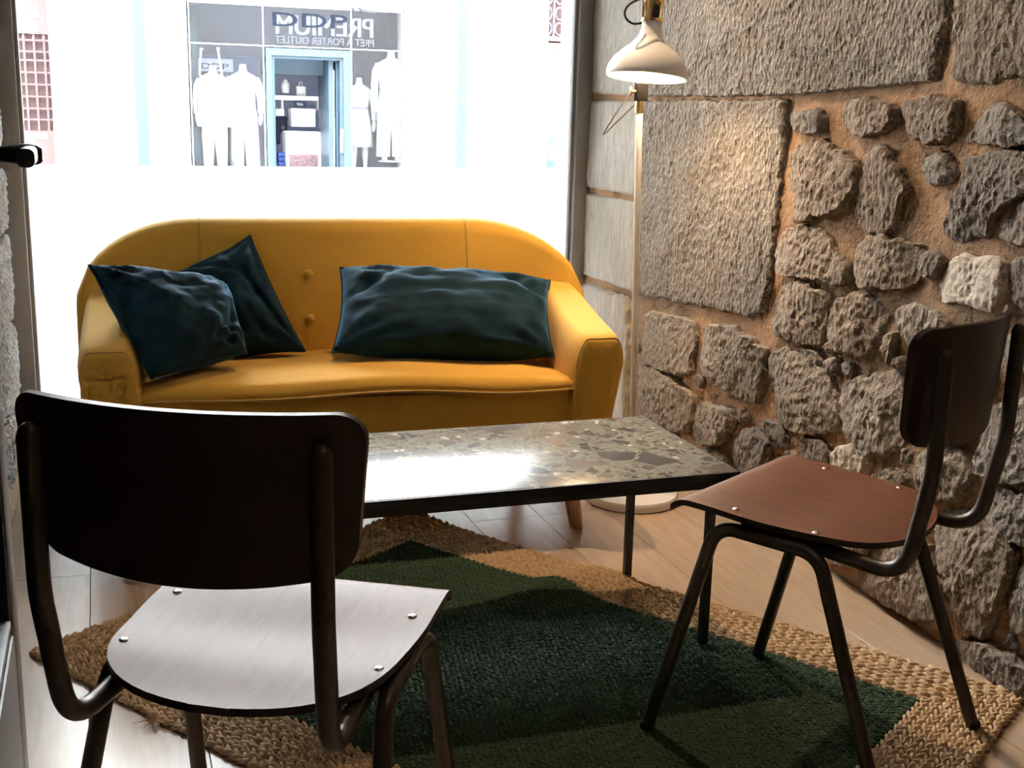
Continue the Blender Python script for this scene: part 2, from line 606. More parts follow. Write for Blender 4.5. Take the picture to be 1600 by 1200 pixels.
# floor: each plank a piece of its own over a dark base
floor = box('floor', (-2.6, YB, -0.06), (XW + 0.25, YW + 0.10, -0.014), M['gap'])
tag(floor, kind='structure')
plank_cache = {}
def plank_mesh(L, W):
    key = (round(L, 3), round(W, 3))
    if key not in plank_cache:
        o = box('plank', (0, 0, -0.014), (W - 0.0010, L - 0.0010, 0.0), M['plank'], None, 0.0007, 1)
        plank_cache[key] = o.data
        bpy.data.objects.remove(o)
    return plank_cache[key]
rp = random.Random(5)
cols = list(range(-2, 10))
for c in cols:
    x = X_PLANK0 + c * PW
    if x > XW - 0.02:
        continue
    w = min(PW, XW + 0.03 - x)
    if x < XL - PW:
        y0, y1 = YB, 0.9
    else:
        y0, y1 = YB, YW + 0.05
    y = y0 - rp.uniform(0, 1.0)
    cuts = [y0]
    joint = {6: [3.13, 1.9, 0.7], 7: [3.13, 1.75, 0.4], 8: [2.12, 0.9], 5: [2.0, 3.9], 1: [2.35, 1.1], 0: [3.0, 1.75]}.get(c)
    if joint is None:
        q = y0 + rp.uniform(0.5, 1.3)
        while q < y1 - 0.3:
            cuts.append(q)
            q += rp.choice((1.2, 1.35, 1.5))
    else:
        cuts += sorted(j for j in joint if y0 + 0.3 < j < y1 - 0.1)
        if min(cuts[1:]) - y0 > 2:
            cuts.insert(1, y0 + 1.2)
    cuts.append(y1)
    for a, b in zip(cuts[:-1], cuts[1:]):
        link_mesh('plank', plank_mesh(b - a, w), floor, (x, a, 0))
for c in range(-11, -2):
    x = X_PLANK0 + c * PW
    link_mesh('plank', plank_mesh(0.9 - YB - 1.5, PW), floor, (x, YB, 0))
    link_mesh('plank', plank_mesh(1.5, PW), floor, (x, 0.9 - 1.5, 0))

tag(box('ceiling', (-2.6, YB, ZC), (XW + 0.4, YW + 0.3, ZC + 0.25), M['ceil']), kind='structure')
tag(box('wall_back', (-2.6, YB - 0.2, -0.02), (XW + 0.4, YB, ZC), M['plaster']), kind='structure')
tag(box('wall_side', (-2.8, YB, -0.02), (-2.6, 1.1, ZC), M['plaster']), kind='structure')
tag(box('wall_partition', (-2.6, 0.92, -0.02), (XL - 0.22, 1.12, ZC), M['plaster']), kind='structure')
# the street front above and beside the window
wf = empty('wall_front', (0, YW, 0))
tag(wf, kind='structure')
for nm, lo, hi in (('pier', (-18, 0.02, -0.15), (XL - 0.0, 0.35, 7.5)), ('pier', (XW - 0.005, 0.02, -0.15), (22, 0.35, 7.5)), ('lintel', (XL, 0.0, 2.45), (XW - 0.005, 0.35, 7.5))):
    box(nm, lo, hi, M['plaster'], wf)

# ------------------------------------------------------------------ stone walls
def poly_resample(poly, n):
    P = [np.array(p, float) for p in poly]
    L = [np.linalg.norm(P[(i + 1) % len(P)] - P[i]) for i in range(len(P))]
    tot = sum(L)
    out = []
    i, acc = 0, 0.0
    for k in range(n):
        d = tot * k / n
        while acc + L[i] < d - 1e-9 and i < len(P) - 1:
            acc += L[i]
            i += 1
        t = (d - acc) / max(L[i], 1e-9)
        out.append(P[i] * (1 - t) + P[(i + 1) % len(P)] * t)
    return out

def chaikin(pts, it=1):
    for _ in range(it):
        q = []
        for i in range(len(pts)):
            a, b = np.array(pts[i], float), np.array(pts[(i + 1) % len(pts)], float)
            q += [a * 0.87 + b * 0.13, a * 0.13 + b * 0.87]
        pts = q
    return pts

def stone_piece(poly, face_x, back_x, mat, parent, seed, rough=0.012, bulge=0.012, edge=0.014, res=0.014, sign=-1, rnd=1, name='stone', fine=0.004, cleave=None, facet=0.0, grow=1.0):
    """one stone of the wall: outline in (Y, Z), front face near face_x, sides run back to back_x"""
    pts = chaikin(poly, rnd) if rnd else [np.array(p, float) for p in poly]
    per = sum(np.linalg.norm(np.array(pts[(i + 1) % len(pts)]) - np.array(pts[i])) for i in range(len(pts)))
    na = int(max(22, min(330, per / res)))
    B = poly_resample(pts, na)
    c = sum(B) / na
    B = [c + (b - c) * grow for b in B]
    rmax = max(np.linalg.norm(b - c) for b in B)
    nr = int(max(5, min(46, rmax / res)))
    V, Fc = [], []
    off = Vector((seed * 3.7, seed * 1.3, seed * 2.1))
    cl = cleave if cleave else (0, 0)
    def jit(b):
        w = fbm(Vector((b[0] * 28, b[1] * 28, seed)), 2)
        d = (b - c) / max(1e-6, np.linalg.norm(b - c))
        return b + d * w * min(0.012, rmax * 0.1) * (1 if rnd else (0.2 if rough < 0.004 else 0.75))
    B = [jit(b) for b in B]
    V.append((0, 0, 0))
    rings = []
    ew = min(edge * 0.55 / rmax, 0.3)
    for i in range(1, nr + 1):
        t = i / nr
        rings.append(t)
    fr_ = random.Random(int(seed * 101))
    planes = []
    for _ in range(fr_.randint(4, 6)):
        a_ = fr_.uniform(0, 2 * PI)
        sl = fr_.uniform(0.10, 0.42) * facet
        d_ = fr_.uniform(0.1, 0.55) * rmax
        planes.append((math.cos(a_) * sl, math.sin(a_) * sl, d_ * sl))
    def height(y, z, t):
        p = Vector((y, z, 0)) + off
        h = bulge * (1 - t * t)
        if facet:
            w1, w2 = 0.02 * mn.noise(p * 14.0), 0.02 * mn.noise(p * 14.0 + Vector((9, 4, 2)))
            h += max(-0.035, min(0.0, min(k0 * (c[0] - y - w1) + k1 * (c[1] - z - w2) + k2 for k0, k1, k2 in planes)))
        h += rough * 0.8 * fbm(p * 11.0, 3)
        rd = 1 - abs(mn.noise(p * 24.0))
        h += rough * 0.5 * (rd - 0.6)
        h += fine * 0.8 * fbm(Vector((p.x * 74.0, p.y * 58.0, p.z)), 3)
        h += fine * 0.4 * (0.55 - 2.0 * abs(mn.noise(Vector((p.x * 46.0, p.y * 36.0, p.z + 5.0)))))
        h += cl[0] * (y - c[0]) + cl[1] * (z - c[1])
        s = max(0.0, (t - (1 - ew)) / ew)
        s = min(1.0, s * (1 + 0.5 * mn.noise(p * 30.0)))
        h -= edge * (1 - math.sqrt(max(0.0, 1 - s * s))) * 1.0
        return h
    V[0] = (face_x + sign * height(c[0], c[1], 0), c[0], c[1])
    for t in rings:
        for b in B:
            q = c + (b - c) * t
            V.append((face_x + sign * height(q[0], q[1], t), q[0], q[1]))
    for b in B:
        q = c + (b - c) * 1.01
        V.append((back_x, q[0], q[1]))
    n = na
    for k in range(n):
        Fc.append((0, 1 + k, 1 + (k + 1) % n))
    for i in range(len(rings)):
        for k in range(n):
            k2 = (k + 1) % n
            a, bq, cc, d = 1 + i * n + k, 1 + i * n + k2, 1 + (i + 1) * n + k2, 1 + (i + 1) * n + k
            Fc.append((a, d, cc, bq))
    if sign > 0:
        Fc = [tuple(reversed(f)) for f in Fc]
    return obj(name, V, Fc, mat, parent, True, 62)

def wall_mortar(name, x0, ya, yb, za, zb, sign, mat, step=0.022, thick=0.35, amp=0.010):
    ny, nz = int((yb - ya) / step), int((zb - za) / step)
    V, Fc = [], []
    for i in range(ny + 1):
        for j in range(nz + 1):
            y, z = ya + (yb - ya) * i / ny, za + (zb - za) * j / nz
            p = Vector((y * 6, z * 6, 3.3))
            h = amp * fbm(p, 3) + 0.004 * mn.noise(Vector((y * 45, z * 45, 1)))
            V.append((x0 + sign * h, y, z))
    for i in range(ny):
        for j in range(nz):
            a = i * (nz + 1) + j
            q = (a, a + 1, a + nz + 2, a + nz + 1)
            Fc.append(q if sign > 0 else tuple(reversed(q)))
    n0 = len(V)
    xb = x0 - sign * thick
    V += [(xb, ya, za), (xb, ya, zb), (xb, yb, zb), (xb, yb, za)]
    edge = [[j for j in range(nz + 1)], [i * (nz + 1) + nz for i in range(ny + 1)], [ny * (nz + 1) + j for j in range(nz, -1, -1)], [i * (nz + 1) for i in range(ny, -1, -1)]]
    for k, e in enumerate(edge):
        Fc.append(tuple(e) + (n0 + (k + 1) % 4, n0 + k))
    Fc.append((n0, n0 + 1, n0 + 2, n0 + 3))
    o = obj(name, V, Fc, mat, None, True, 60)
    return o

wall_r = wall_mortar('wall_right', 1.7735, YB, YW + 0.02, -0.02, ZC, -1, M['mortar'], step=0.016, amp=0.011)
tag(wall_r, kind='structure')

XF = 1.765    # where the stone faces lie; outlines are measured on this plane
def wpoly(px):
    return [onX(x, y, XF)[1:] for x, y in px]

# (outline in the photo's pixels, material, depth of face, roughness, bulge)
BIG = [
    # dressed margin stones beside the window
    ([(934, -70), (926, 146), (1004, 150), (1010, -70)], 'jamb', 1.760, 0.003, 0.002, 0),
    ([(924, 157), (916, 292), (992, 306), (1002, 159)], 'jamb', 1.761, 0.003, 0.002, 0),
    ([(916, 301), (907, 427), (990, 457), (994, 317)], 'jamb', 1.761, 0.003, 0.002, 0),
    ([(904, 437), (893, 640), (905, 700), (980, 720), (983, 560), (988, 468)], 'jamb', 1.748, 0.008, 0.006, 1),
    # pecked blocks
    ([(1013, -70), (1007, 150), (1110, 151), (1230, 149), (1290, 144), (1345, 139), (1466, 127), (1477, 60), (1490, -70)], 'ashlar', 1.757, 0.005, 0.003, 0),
    ([(1006, 158), (1230, 156), (1226, 240), (1217, 330), (1206, 425), (1194, 488), (1174, 497), (1098, 480), (996, 461)], 'ashlar', 1.758, 0.005, 0.003, 0),
    ([(1502, -70), (1490, 60), (1492, 124), (1520, 136), (1600, 121), (1700, 105), (1700, -70)], 'stone_b', 1.756, 0.009, 0.004, 1),
]
RUBBLE = [
    ([(1010, 488), (1087, 503), (1086, 545), (1078, 582), (1050, 580), (1014, 563), (1009, 530)], 'stone'),
    ([(1105, 510), (1150, 512), (1168, 528), (1195, 548), (1192, 600), (1182, 628), (1152, 618), (1125, 597), (1094, 576), (1090, 550)], 'stone'),
    ([(1198, 566), (1222, 545), (1262, 560), (1300, 590), (1312, 640), (1306, 668), (1270, 675), (1234, 668), (1200, 650), (1186, 622)], 'stone'),
    ([(1002, 566), (1030, 577), (1060, 598), (1086, 617), (1084, 650), (1074, 672), (1040, 660), (1006, 652)], 'stone'),
    ([(1086, 640), (1112, 632), (1146, 642), (1150, 662), (1130, 694), (1094, 692), (1076, 674)], 'stone'),
    ([(1150, 678), (1180, 668), (1206, 690), (1204, 722), (1180, 738), (1154, 734), (1142, 704)], 'stone_c'),
    ([(1196, 655), (1224, 665), (1233, 692), (1222, 704), (1196, 682)], 'stone_c'),
    ([(1252, 682), (1288, 690), (1302, 716), (1285, 735), (1255, 722)], 'stone_c'),
    ([(1300, 705), (1330, 692), (1358, 712), (1346, 746), (1316, 742), (1298, 725)], 'pale_stone'),
    ([(1366, 742), (1402, 728), (1424, 748), (1404, 765), (1370, 762)], 'stone_b'),
    ([(1105, 700), (1140, 712), (1150, 745), (1120, 752), (1098, 730)], 'stone_b'),
    ([(1240, 174), (1284, 170), (1291, 190), (1286, 208), (1250, 208), (1238, 195)], 'stone_c'),
    ([(1320, 158), (1360, 152), (1400, 166), (1402, 195), (1376, 212), (1335, 210), (1314, 186)], 'stone_b'),
    ([(1410, 162), (1468, 150), (1497, 160), (1496, 200), (1472, 222), (1430, 216), (1418, 190)], 'stone_b'),
    ([(1546, 165), (1580, 168), (1606, 186), (1650, 200), (1650, 224), (1560, 227), (1505, 219), (1528, 190)], 'stone_c'),
    ([(1224, 246), (1278, 220), (1312, 236), (1342, 256), (1341, 292), (1320, 327), (1285, 336), (1246, 344), (1219, 331), (1216, 280)], 'stone_b'),
    ([(1364, 240), (1386, 230), (1402, 250), (1424, 292), (1407, 330), (1400, 356), (1370, 366), (1338, 351), (1338, 320), (1352, 280)], 'stone_b'),
    ([(1442, 246), (1475, 240), (1494, 265), (1486, 286), (1455, 287), (1436, 266)], 'stone_c'),
    ([(1516, 250), (1570, 240), (1650, 243), (1655, 290), (1604, 306), (1562, 325), (1546, 366), (1510, 373), (1470, 372), (1490, 330), (1510, 290)], 'stone_c'),
    ([(1566, 352), (1602, 314), (1670, 300), (1670, 384), (1590, 381), (1556, 371)], 'stone_c'),
    ([(1226, 360), (1270, 354), (1297, 370), (1302, 388), (1322, 410), (1326, 430), (1310, 446), (1288, 434), (1236, 431), (1216, 424), (1215, 385)], 'stone_b'),
    ([(1346, 375), (1380, 369), (1440, 385), (1437, 440), (1400, 451), (1346, 449), (1337, 420)], 'stone_b'),
    ([(1441, 396), (1460, 390), (1475, 405), (1466, 430), (1446, 436), (1435, 415)], 'stone_c'),
    ([(1460, 442), (1480, 412), (1496, 400), (1550, 404), (1572, 412), (1572, 455), (1560, 488), (1512, 478), (1470, 470)], 'pale_stone'),
    ([(1204, 472), (1226, 446), (1266, 445), (1300, 466), (1298, 502), (1285, 536), (1254, 536), (1214, 526), (1200, 497)], 'stone_b'),
    ([(1310, 470), (1340, 459), (1380, 480), (1386, 492), (1370, 532), (1355, 552), (1310, 546), (1299, 525), (1300, 495)], 'stone_b'),
    ([(1404, 480), (1432, 475), (1470, 490), (1482, 506), (1470, 542), (1440, 552), (1410, 518)], 'stone'),
    ([(1385, 521), (1399, 520), (1397, 548), (1389, 572), (1381, 548)], 'stone_b'),
    ([(1330, 596), (1370, 581), (1396, 580), (1412, 610), (1424, 660), (1412, 694), (1390, 708), (1350, 702), (1325, 670), (1310, 630), (1315, 605)], 'stone'),
    ([(1290, 562), (1311, 555), (1309, 584), (1296, 588)], 'stone_c'),
    ([(1316, 565), (1336, 568), (1330, 590), (1319, 584)], 'stone_c'),
    ([(1254, 544), (1276, 548), (1292, 572), (1281, 577), (1262, 566)], 'stone_c'),
    ([(1580, 405), (1650, 400), (1650, 482), (1592, 482), (1577, 450)], 'stone_c'),
    ([(1576, 520), (1650, 510), (1650, 596), (1586, 596), (1570, 560)], 'stone_c'),
    ([(1556, 630), (1650, 620), (1650, 755), (1562, 752), (1530, 735), (1540, 680)], 'stone_c'),
    ([(1440, 705), (1500, 700), (1525, 745), (1500, 785), (1450, 780), (1432, 740)], 'stone_b'),
    ([(1345, 890), (1398, 838), (1450, 850), (1478, 900), (1500, 962), (1440, 962), (1390, 938), (1350, 914)], 'stone_b'),
    ([(1452, 806), (1500, 796), (1560, 830), (1592, 870), (1574, 932), (1546, 992), (1514, 985), (1494, 930), (1476, 870)], 'stone_b'),
    ([(1512, 772), (1560, 760), (1604, 772), (1660, 800), (1660, 855), (1590, 846), (1535, 806)], 'stone_c'),
    ([(1500, 1000), (1548, 1004), (1600, 1035), (1650, 1060), (1650, 1110), (1590, 1078), (1530, 1040)], 'stone_c'),
    ([(1270, 815), (1310, 790), (1360, 800), (1385, 830), (1340, 880), (1300, 880)], 'stone_b'),
    ([(1380, 785), (1425, 780), (1440, 830), (1405, 835)], 'stone_c'),
    ([(1090, 765), (1150, 775), (1200, 800), (1240, 850), (1195, 830), (1120, 795)], 'stone_b'),
    ([(1440, 560), (1500, 545), (1555, 570), (1540, 620), (1470, 640), (1435, 610)], 'stone_b'),
    ([(1440, 650), (1520, 640), (1530, 680), (1480, 695), (1440, 690)], 'stone_c'),
    ([(1598, 885), (1660, 870), (1660, 990), (1590, 985), (1585, 940)], 'stone_c'),
]
placed = []
si = 0
for px, mat, fx, ro, bu, rnd in BIG:
    poly = wpoly(px)
    stone_piece(poly, fx, XW + 0.04, M[mat], wall_r, si + 1.0, ro, bu, 0.012, 0.011, rnd=rnd, fine=0.0045 if mat != 'jamb' else 0.001)
    placed.append(poly)
    si += 1
rs = random.Random(11)
for px, mat in RUBBLE:
    poly = wpoly(px)
    sz = max(np.linalg.norm(np.array(a) - np.array(poly[0])) for a in poly)
    fx = 1.761 - min(0.012, 0.035 * sz) - rs.uniform(0, 0.008)
    low = np.mean([p[1] for p in poly]) < 0.28
    stone_piece(poly, fx - (0.012 if low else 0), XW + 0.04, M[mat], wall_r, si + 1.0, 0.006, 0.001, 0.014, 0.0068, rnd=1, fine=0.005, cleave=(-rs.uniform(-0.02, 0.13), -rs.uniform(-0.04, 0.10)), facet=0.6, grow=1.08)
    placed.append(poly)
    si += 1

def pt_seg(p, a, b):
    ab = b - a
    t = max(0, min(1, np.dot(p - a, ab) / max(1e-9, np.dot(ab, ab))))
    return np.linalg.norm(p - a - ab * t)
def pt_poly(p, poly):
    ins = False
    d = 9.0
    n = len(poly)
    for i in range(n):
        a, b = np.array(poly[i], float), np.array(poly[(i + 1) % n], float)
        d = min(d, pt_seg(p, a, b))
        if (a[1] > p[1]) != (b[1] > p[1]) and p[0] < (b[0] - a[0]) * (p[1] - a[1]) / (b[1] - a[1]) + a[0]:
            ins = not ins
    return -d if ins else d
def fill_stones(region, tries, rmin, rmax, gap, mats, seed, zmax_extra=None):
    """small stones wedged where the wall still shows bare mortar"""
    global si
    rr = random.Random(seed)
    boxes = [(min(q[0] for q in p), max(q[0] for q in p), min(q[1] for q in p), max(q[1] for q in p)) for p in placed]
    for _ in range(tries):
        p = np.array((rr.uniform(region[0], region[1]), rr.uniform(region[2], region[3])))
        d = rmax + gap
        for q, bb in zip(placed, boxes):
            if bb[0] - d < p[0] < bb[1] + d and bb[2] - d < p[1] < bb[3] + d:
                d = min(d, pt_poly(p, q))
                if d < rmin + gap:
                    break
        d -= gap
        if d < rmin:
            continue
        r = min(d, rmax)
        k = rr.randint(6, 9)
        a0 = rr.uniform(0, 6.28)
        sq = rr.uniform(0.8, 1.0)
        poly = []
        for i in range(k):
            a = a0 + 2 * PI * i / k + rr.uniform(-0.2, 0.2)
            q = r * rr.uniform(0.82, 1.08)
            poly.append(np.array((p[0] + q * math.cos(a), p[1] + q * sq * math.sin(a))))
        stone_piece(poly, 1.764 - 0.10 * r - rr.uniform(0, 0.008), XW + 0.04, M[rr.choice(mats)], wall_r, si + 1.0, 0.007, 0.001, 0.016, 0.008, rnd=1, fine=0.0055, facet=0.5, grow=1.15)
        placed.append(poly)
        boxes.append((min(q[0] for q in poly), max(q[0] for q in poly), min(q[1] for q in poly), max(q[1] for q in poly)))
        si += 1
# low band behind lamp and sofa, the part behind the chair, then the wall beyond the picture's right edge
fill_stones((1.75, 4.25, 0.03, 0.45), 260, 0.028, 0.10, 0.010, ['stone', 'stone_b', 'stone_c'], 3)
fill_stones((1.75, 2.9, 0.03, 0.62), 260, 0.016, 0.06, 0.008, ['stone_b', 'stone_c'], 4)
fill_stones((0.9, 1.80, 0.05, 1.9), 160, 0.07, 0.17, 0.016, ['stone', 'stone_b', 'stone_c'], 5)
fill_stones((1.0, 2.3, 1.25, 2.3), 60, 0.10, 0.22, 0.018, ['stone', 'stone_b'], 6)
ash_top = [(4.27, 1.78), (4.27, 2.40), (3.2, 2.40), (2.3, 2.40), (2.3, 1.80), (3.3, 1.78)]
stone_piece(ash_top, 1.768, XW + 0.04, M['ashlar'], wall_r, 77.0, 0.006, 0.006, 0.010, 0.03, rnd=0)

# left wall: a sliver of pale rubble between the open door and the window
wall_l = wall_mortar('wall_left', XL, 1.12, YW + 0.02, -0.02, ZC, 1, M['lstone'], step=0.03)
tag(wall_l, kind='structure')
rl = random.Random(21)
z = 0.02
while z < 2.3:
    hh = rl.uniform(0.16, 0.30)
    y = 4.22
    while y > 1.3:
        ww = rl.uniform(0.22, 0.5)
        y0 = max(1.2, y - ww)
        poly = [(y - 0.008, z + 0.008), (y - 0.008, z + hh - 0.012), (y0 + 0.01, z + hh - 0.008), (y0 + 0.01, z + 0.01)]
        stone_piece(poly, XL + 0.012 + rl.uniform(0, 0.012), XL - 0.03, M['lstone'], wall_l, si + 1.0, 0.012, 0.004, 0.010, 0.014, sign=1, rnd=1, fine=0.009)
        si += 1
        y = y0
    z += hh

# ------------------------------------------------------------------ window
win = empty('window_1', (0, YW, 0))
tag(win, kind='structure')
WX0, WX1 = -0.228, 1.698
def fr(name, lo, hi, bev=0.006):
    return box(name, lo, hi, M['frame'], win, bev)
fr('stile', (XL - 0.002, -0.02, 0), (WX0 - 0.012, 0.08, 2.45))
fr('inner_bead', (WX0 - 0.014, 0.0, 0.06), (WX0, 0.05, 2.40), 0.003)
fr('stile', (WX1 + 0.012, -0.02, 0), (XW - 0.012, 0.08, 2.45))
fr('inner_bead', (WX1, 0.0, 0.06), (WX1 + 0.014, 0.05, 2.40), 0.003)
fr('bottom_rail', (XL, -0.02, -0.014), (XW - 0.012, 0.08, 0.07))
fr('top_rail', (XL, -0.02, 2.38), (XW - 0.012, 0.08, 2.46))
box('pane', (WX0 - 0.005, 0.022, 0.06), (WX1 + 0.005, 0.030, 2.40), M['glass'], win)
box('frosted_film', (WX0 - 0.001, 0.018, 0.065), (WX1 + 0.001, 0.0195, 0.955), M['film'], win)

# ------------------------------------------------------------------ open glazed door by the left wall
door = empty('door_1', (-0.15, 1.83, 0))
tag(door, kind='structure')
DT = 0.05
box('stile', (-DT, -0.085, 0.01), (0, 0, 2.15), M['doorpaint'], door, 0.004)
box('stile', (-DT, -0.90, 0.01), (0, -0.815, 2.15), M['doorpaint'], door, 0.004)
box('bottom_rail', (-DT, -0.815, 0.01), (0, -0.085, 0.40), M['doorpaint'], door, 0.004)
box('top_rail', (-DT, -0.815, 2.05), (0, -0.085, 2.15), M['doorpaint'], door, 0.004)
box('pane', (-0.030, -0.82, 0.39), (-0.022, -0.08, 2.06), M['doorglass'], door)
for lo, hi in (((-0.022, -0.098, 0.40), (-0.004, -0.085, 2.05)), ((-0.022, -0.815, 0.40), (-0.004, -0.802, 2.05)), ((-0.022, -0.815, 0.40), (-0.004, -0.085, 0.415)), ((-0.022, -0.815, 2.035), (-0.004, -0.085, 2.05))):
    box('gasket', lo, hi, M['gasket'], door)
box('glazing_bead', (-0.020, -0.80, 0.415), (-0.002, -0.10, 0.428), M['frame'], door, 0.002)
HZ, HY = 1.083, -0.06
hd = empty('handle', (0, HY, HZ))
hd.parent = door
lathe('rose', [(0.001, 0), (0.026, 0), (0.027, 0.003), (0.025, 0.008), (0.010, 0.010), (0.001, 0.010)], M['handle'], hd, 28, Matrix.Rotation(PI / 2, 4, 'Y'))
loft('lever', [[Vector((x, y, z)) for (y, z) in rrect(-w + yo, w + yo, -h, h, min(w, h) * 0.9, 4)] for (x, w, h, yo) in ((0.006, 0.009, 0.009, 0), (0.03, 0.010, 0.011, 0), (0.045, 0.013, 0.014, 0), (0.060, 0.016, 0.015, -0.002), (0.072, 0.016, 0.013, -0.004), (0.078, 0.012, 0.009, -0.004))], M['handle'], hd, 40)
loft('grip', [[Vector((0.062 + x, y, zz)) for (x, zz) in rrect(-0.011, 0.011, -0.012, 0.012, 0.008, 4)] for y in (0.0, -0.04, -0.09, -0.12)], M['handle'], hd, 40)

# ------------------------------------------------------------------ jute rug
RT, RU = np.array((0.80, 3.225)), np.array((math.cos(math.radians(-56.3)), math.sin(math.radians(-56.3))))
RV = np.array((RU[1], -RU[0])) * np.array((1, 1))
RV = np.array((-math.sin(math.radians(56.3)), -math.cos(math.radians(56.3))))
RLEN, RWID, RB = 1.73, 1.20, 0.165
fold = np.array((0.99, 2.55))
def rug_h(x, y):
    p = np.stack([np.asarray(x, float), np.asarray(y, float)], -1)
    d = p - fold
    a = d @ np.array((0.92, 0.39))
    b = d @ np.array((-0.39, 0.92))
    h = 0.030 * np.exp(-(a / 0.22) ** 2 - (b / 0.07) ** 2)
    d2 = p - np.array((0.82, 2.36))
    a2, b2 = d2 @ np.array((0.8, -0.6)), d2 @ np.array((0.6, 0.8))
    h += 0.022 * np.exp(-(a2 / 0.20) ** 2 - (b2 / 0.06) ** 2)
    d3 = p - RT
    h += 0.020 * np.exp(-((d3 ** 2).sum(-1)) / 0.16 ** 2)
    return h
def rug_pt(u, v, z):
    q = RT + np.outer(u, RU) + np.outer(v, RV)
    return np.column_stack([q, rug_h(q[:, 0], q[:, 1]) + z])
def np_mesh(name, V, Q, mat, parent):
    me = bpy.data.meshes.new(name)
    me.vertices.add(len(V))
    me.vertices.foreach_set('co', np.ascontiguousarray(V, dtype=np.float32).ravel())
    nq = len(Q)
    me.loops.add(nq * 4)
    me.loops.foreach_set('vertex_index', np.ascontiguousarray(Q, dtype=np.int32).ravel())
    me.polygons.add(nq)
    me.polygons.foreach_set('loop_start', np.arange(0, nq * 4, 4, dtype=np.int32))
    me.polygons.foreach_set('use_smooth', np.ones(nq, dtype=bool))
    me.update(calc_edges=True)
    me.validate()
    me.materials.append(mat)
    o = bpy.data.objects.new(name, me)
    COL.objects.link(o)
    o.parent = parent
    return o
# one stitch: a plump leaf, 5 x 4 grid dome
_su, _sv = np.meshgrid(np.linspace(-1, 1, 5), np.linspace(-1, 1, 4), indexing='ij')
_lobe = np.sqrt(np.clip(1 - _su ** 2, 0, 1)) * 0.75 + 0.25
ST_U, ST_V = _su.ravel(), (_sv * _lobe).ravel()
ST_H = (np.clip((1 - _su ** 4), 0, 1) * np.clip(1 - _sv ** 2, 0, 1)).ravel()
ST_Q = np.array([(i * 4 + j, (i + 1) * 4 + j, (i + 1) * 4 + j + 1, i * 4 + j + 1) for i in range(4) for j in range(3)])
def stitches(rows, pitch, step, z0, hgt):
    """rows: list of (u0, v0, du, dv, length) straight braid rows"""
    cu, cv, ang = [], [], []
    rg = np.random.RandomState(3)
    for (u0, v0, du, dv, L) in rows:
        n = max(1, int(L / step))
        t = (np.arange(n) + 0.5) * L / n
        base = math.atan2(dv, du)
        for s in (-1, 1):
            tt = t + (0.25 * step if s > 0 else -0.25 * step) + rg.normal(0, step * 0.06, n)
            w = s * pitch * 0.25 + rg.normal(0, pitch * 0.03, n)
            cu.append(u0 + du * tt - dv * w)
            cv.append(v0 + dv * tt + du * w)
            ang.append(np.full(n, base - s * 0.42) + rg.normal(0, 0.10, n))
    cu, cv, ang = map(np.concatenate, (cu, cv, ang))
    n = len(cu)
    a, b = step * 0.66, pitch * 0.30
    hs = hgt * np.random.RandomState(4).uniform(0.8, 1.2, n)
    ca, sa = np.cos(ang)[:, None], np.sin(ang)[:, None]
    U = cu[:, None] + ca * ST_U * a - sa * ST_V * b
    Vv = cv[:, None] + sa * ST_U * a + ca * ST_V * b
    H = z0 + hs[:, None] * ST_H[None, :]
    P = rug_pt(U.ravel(), Vv.ravel(), H.ravel())
    Q = (ST_Q[None] + (np.arange(n) * 20)[:, None, None]).reshape(-1, 4)
    return P, Q
rug = empty('jute_rug', (0, 0, 0))
tag(rug, 'braided jute rug with dark green centre lying under table and chairs', 'rug')
def base_sheet(name, u0, u1, v0, v1, mat, zt=0.006, step=0.03):
    nu, nv = int((u1 - u0) / step), int((v1 - v0) / step)
    uu, vv = np.meshgrid(np.linspace(u0, u1, nu + 1), np.linspace(v0, v1, nv + 1), indexing='ij')
    P = rug_pt(uu.ravel(), vv.ravel(), np.full(uu.size, zt))
    P2 = P.copy()
    P2[:, 2] -= zt - 0.0008
    Q = [(i * (nv + 1) + j, i * (nv + 1) + j + 1, (i + 1) * (nv + 1) + j + 1, (i + 1) * (nv + 1) + j) for i in range(nu) for j in range(nv)]
    N = len(P)
    Q2 = [tuple(N + k for k in reversed(q)) for q in Q]
    ring = [j for j in range(nv + 1)] + [i * (nv + 1) + nv for i in range(1, nu + 1)] + [nu * (nv + 1) + j for j in range(nv - 1, -1, -1)] + [i * (nv + 1) for i in range(nu - 1, 0, -1)]
    S = [(ring[k], ring[(k + 1) % len(ring)], N + ring[(k + 1) % len(ring)], N + ring[k]) for k in range(len(ring))]
    return np_mesh(name, np.vstack([P, P2]), np.array(Q + Q2 + S), mat, rug)
base_sheet('backing', 0.004, RLEN - 0.004, 0.004, RWID - 0.004, M['jute_gap'])
PIT = 0.0206
NB = 8
rows = []
for k in range(NB):
    o_ = (k + 0.5) * PIT
    rows += [(o_, o_, 1, 0, RLEN - 2 * o_), (o_, RWID - o_, 1, 0, RLEN - 2 * o_), (o_, o_, 0, 1, RWID - 2 * o_), (RLEN - o_, o_, 0, 1, RWID - 2 * o_)]
Pj, Qj = stitches(rows, PIT, 0.024, 0.005, 0.0100)
tag(np_mesh('jute_border', Pj, Qj, M['jute'], rug), 'natural tan braided border of the rug', kind='stuff')
fb = NB * PIT
rows = []
PG = 0.0158
ng = int((RWID - 2 * fb) / PG)
for k in range(ng):
    rows.append((fb, fb + (k + 0.5) * (RWID - 2 * fb) / ng, 1, 0, RLEN - 2 * fb))
Pg, Qg = stitches(rows, PG, 0.017, 0.0055, 0.0072)
tag(np_mesh('green_field', Pg, Qg, M['green_jute'], rug), 'dark green braided centre of the rug', kind='stuff')
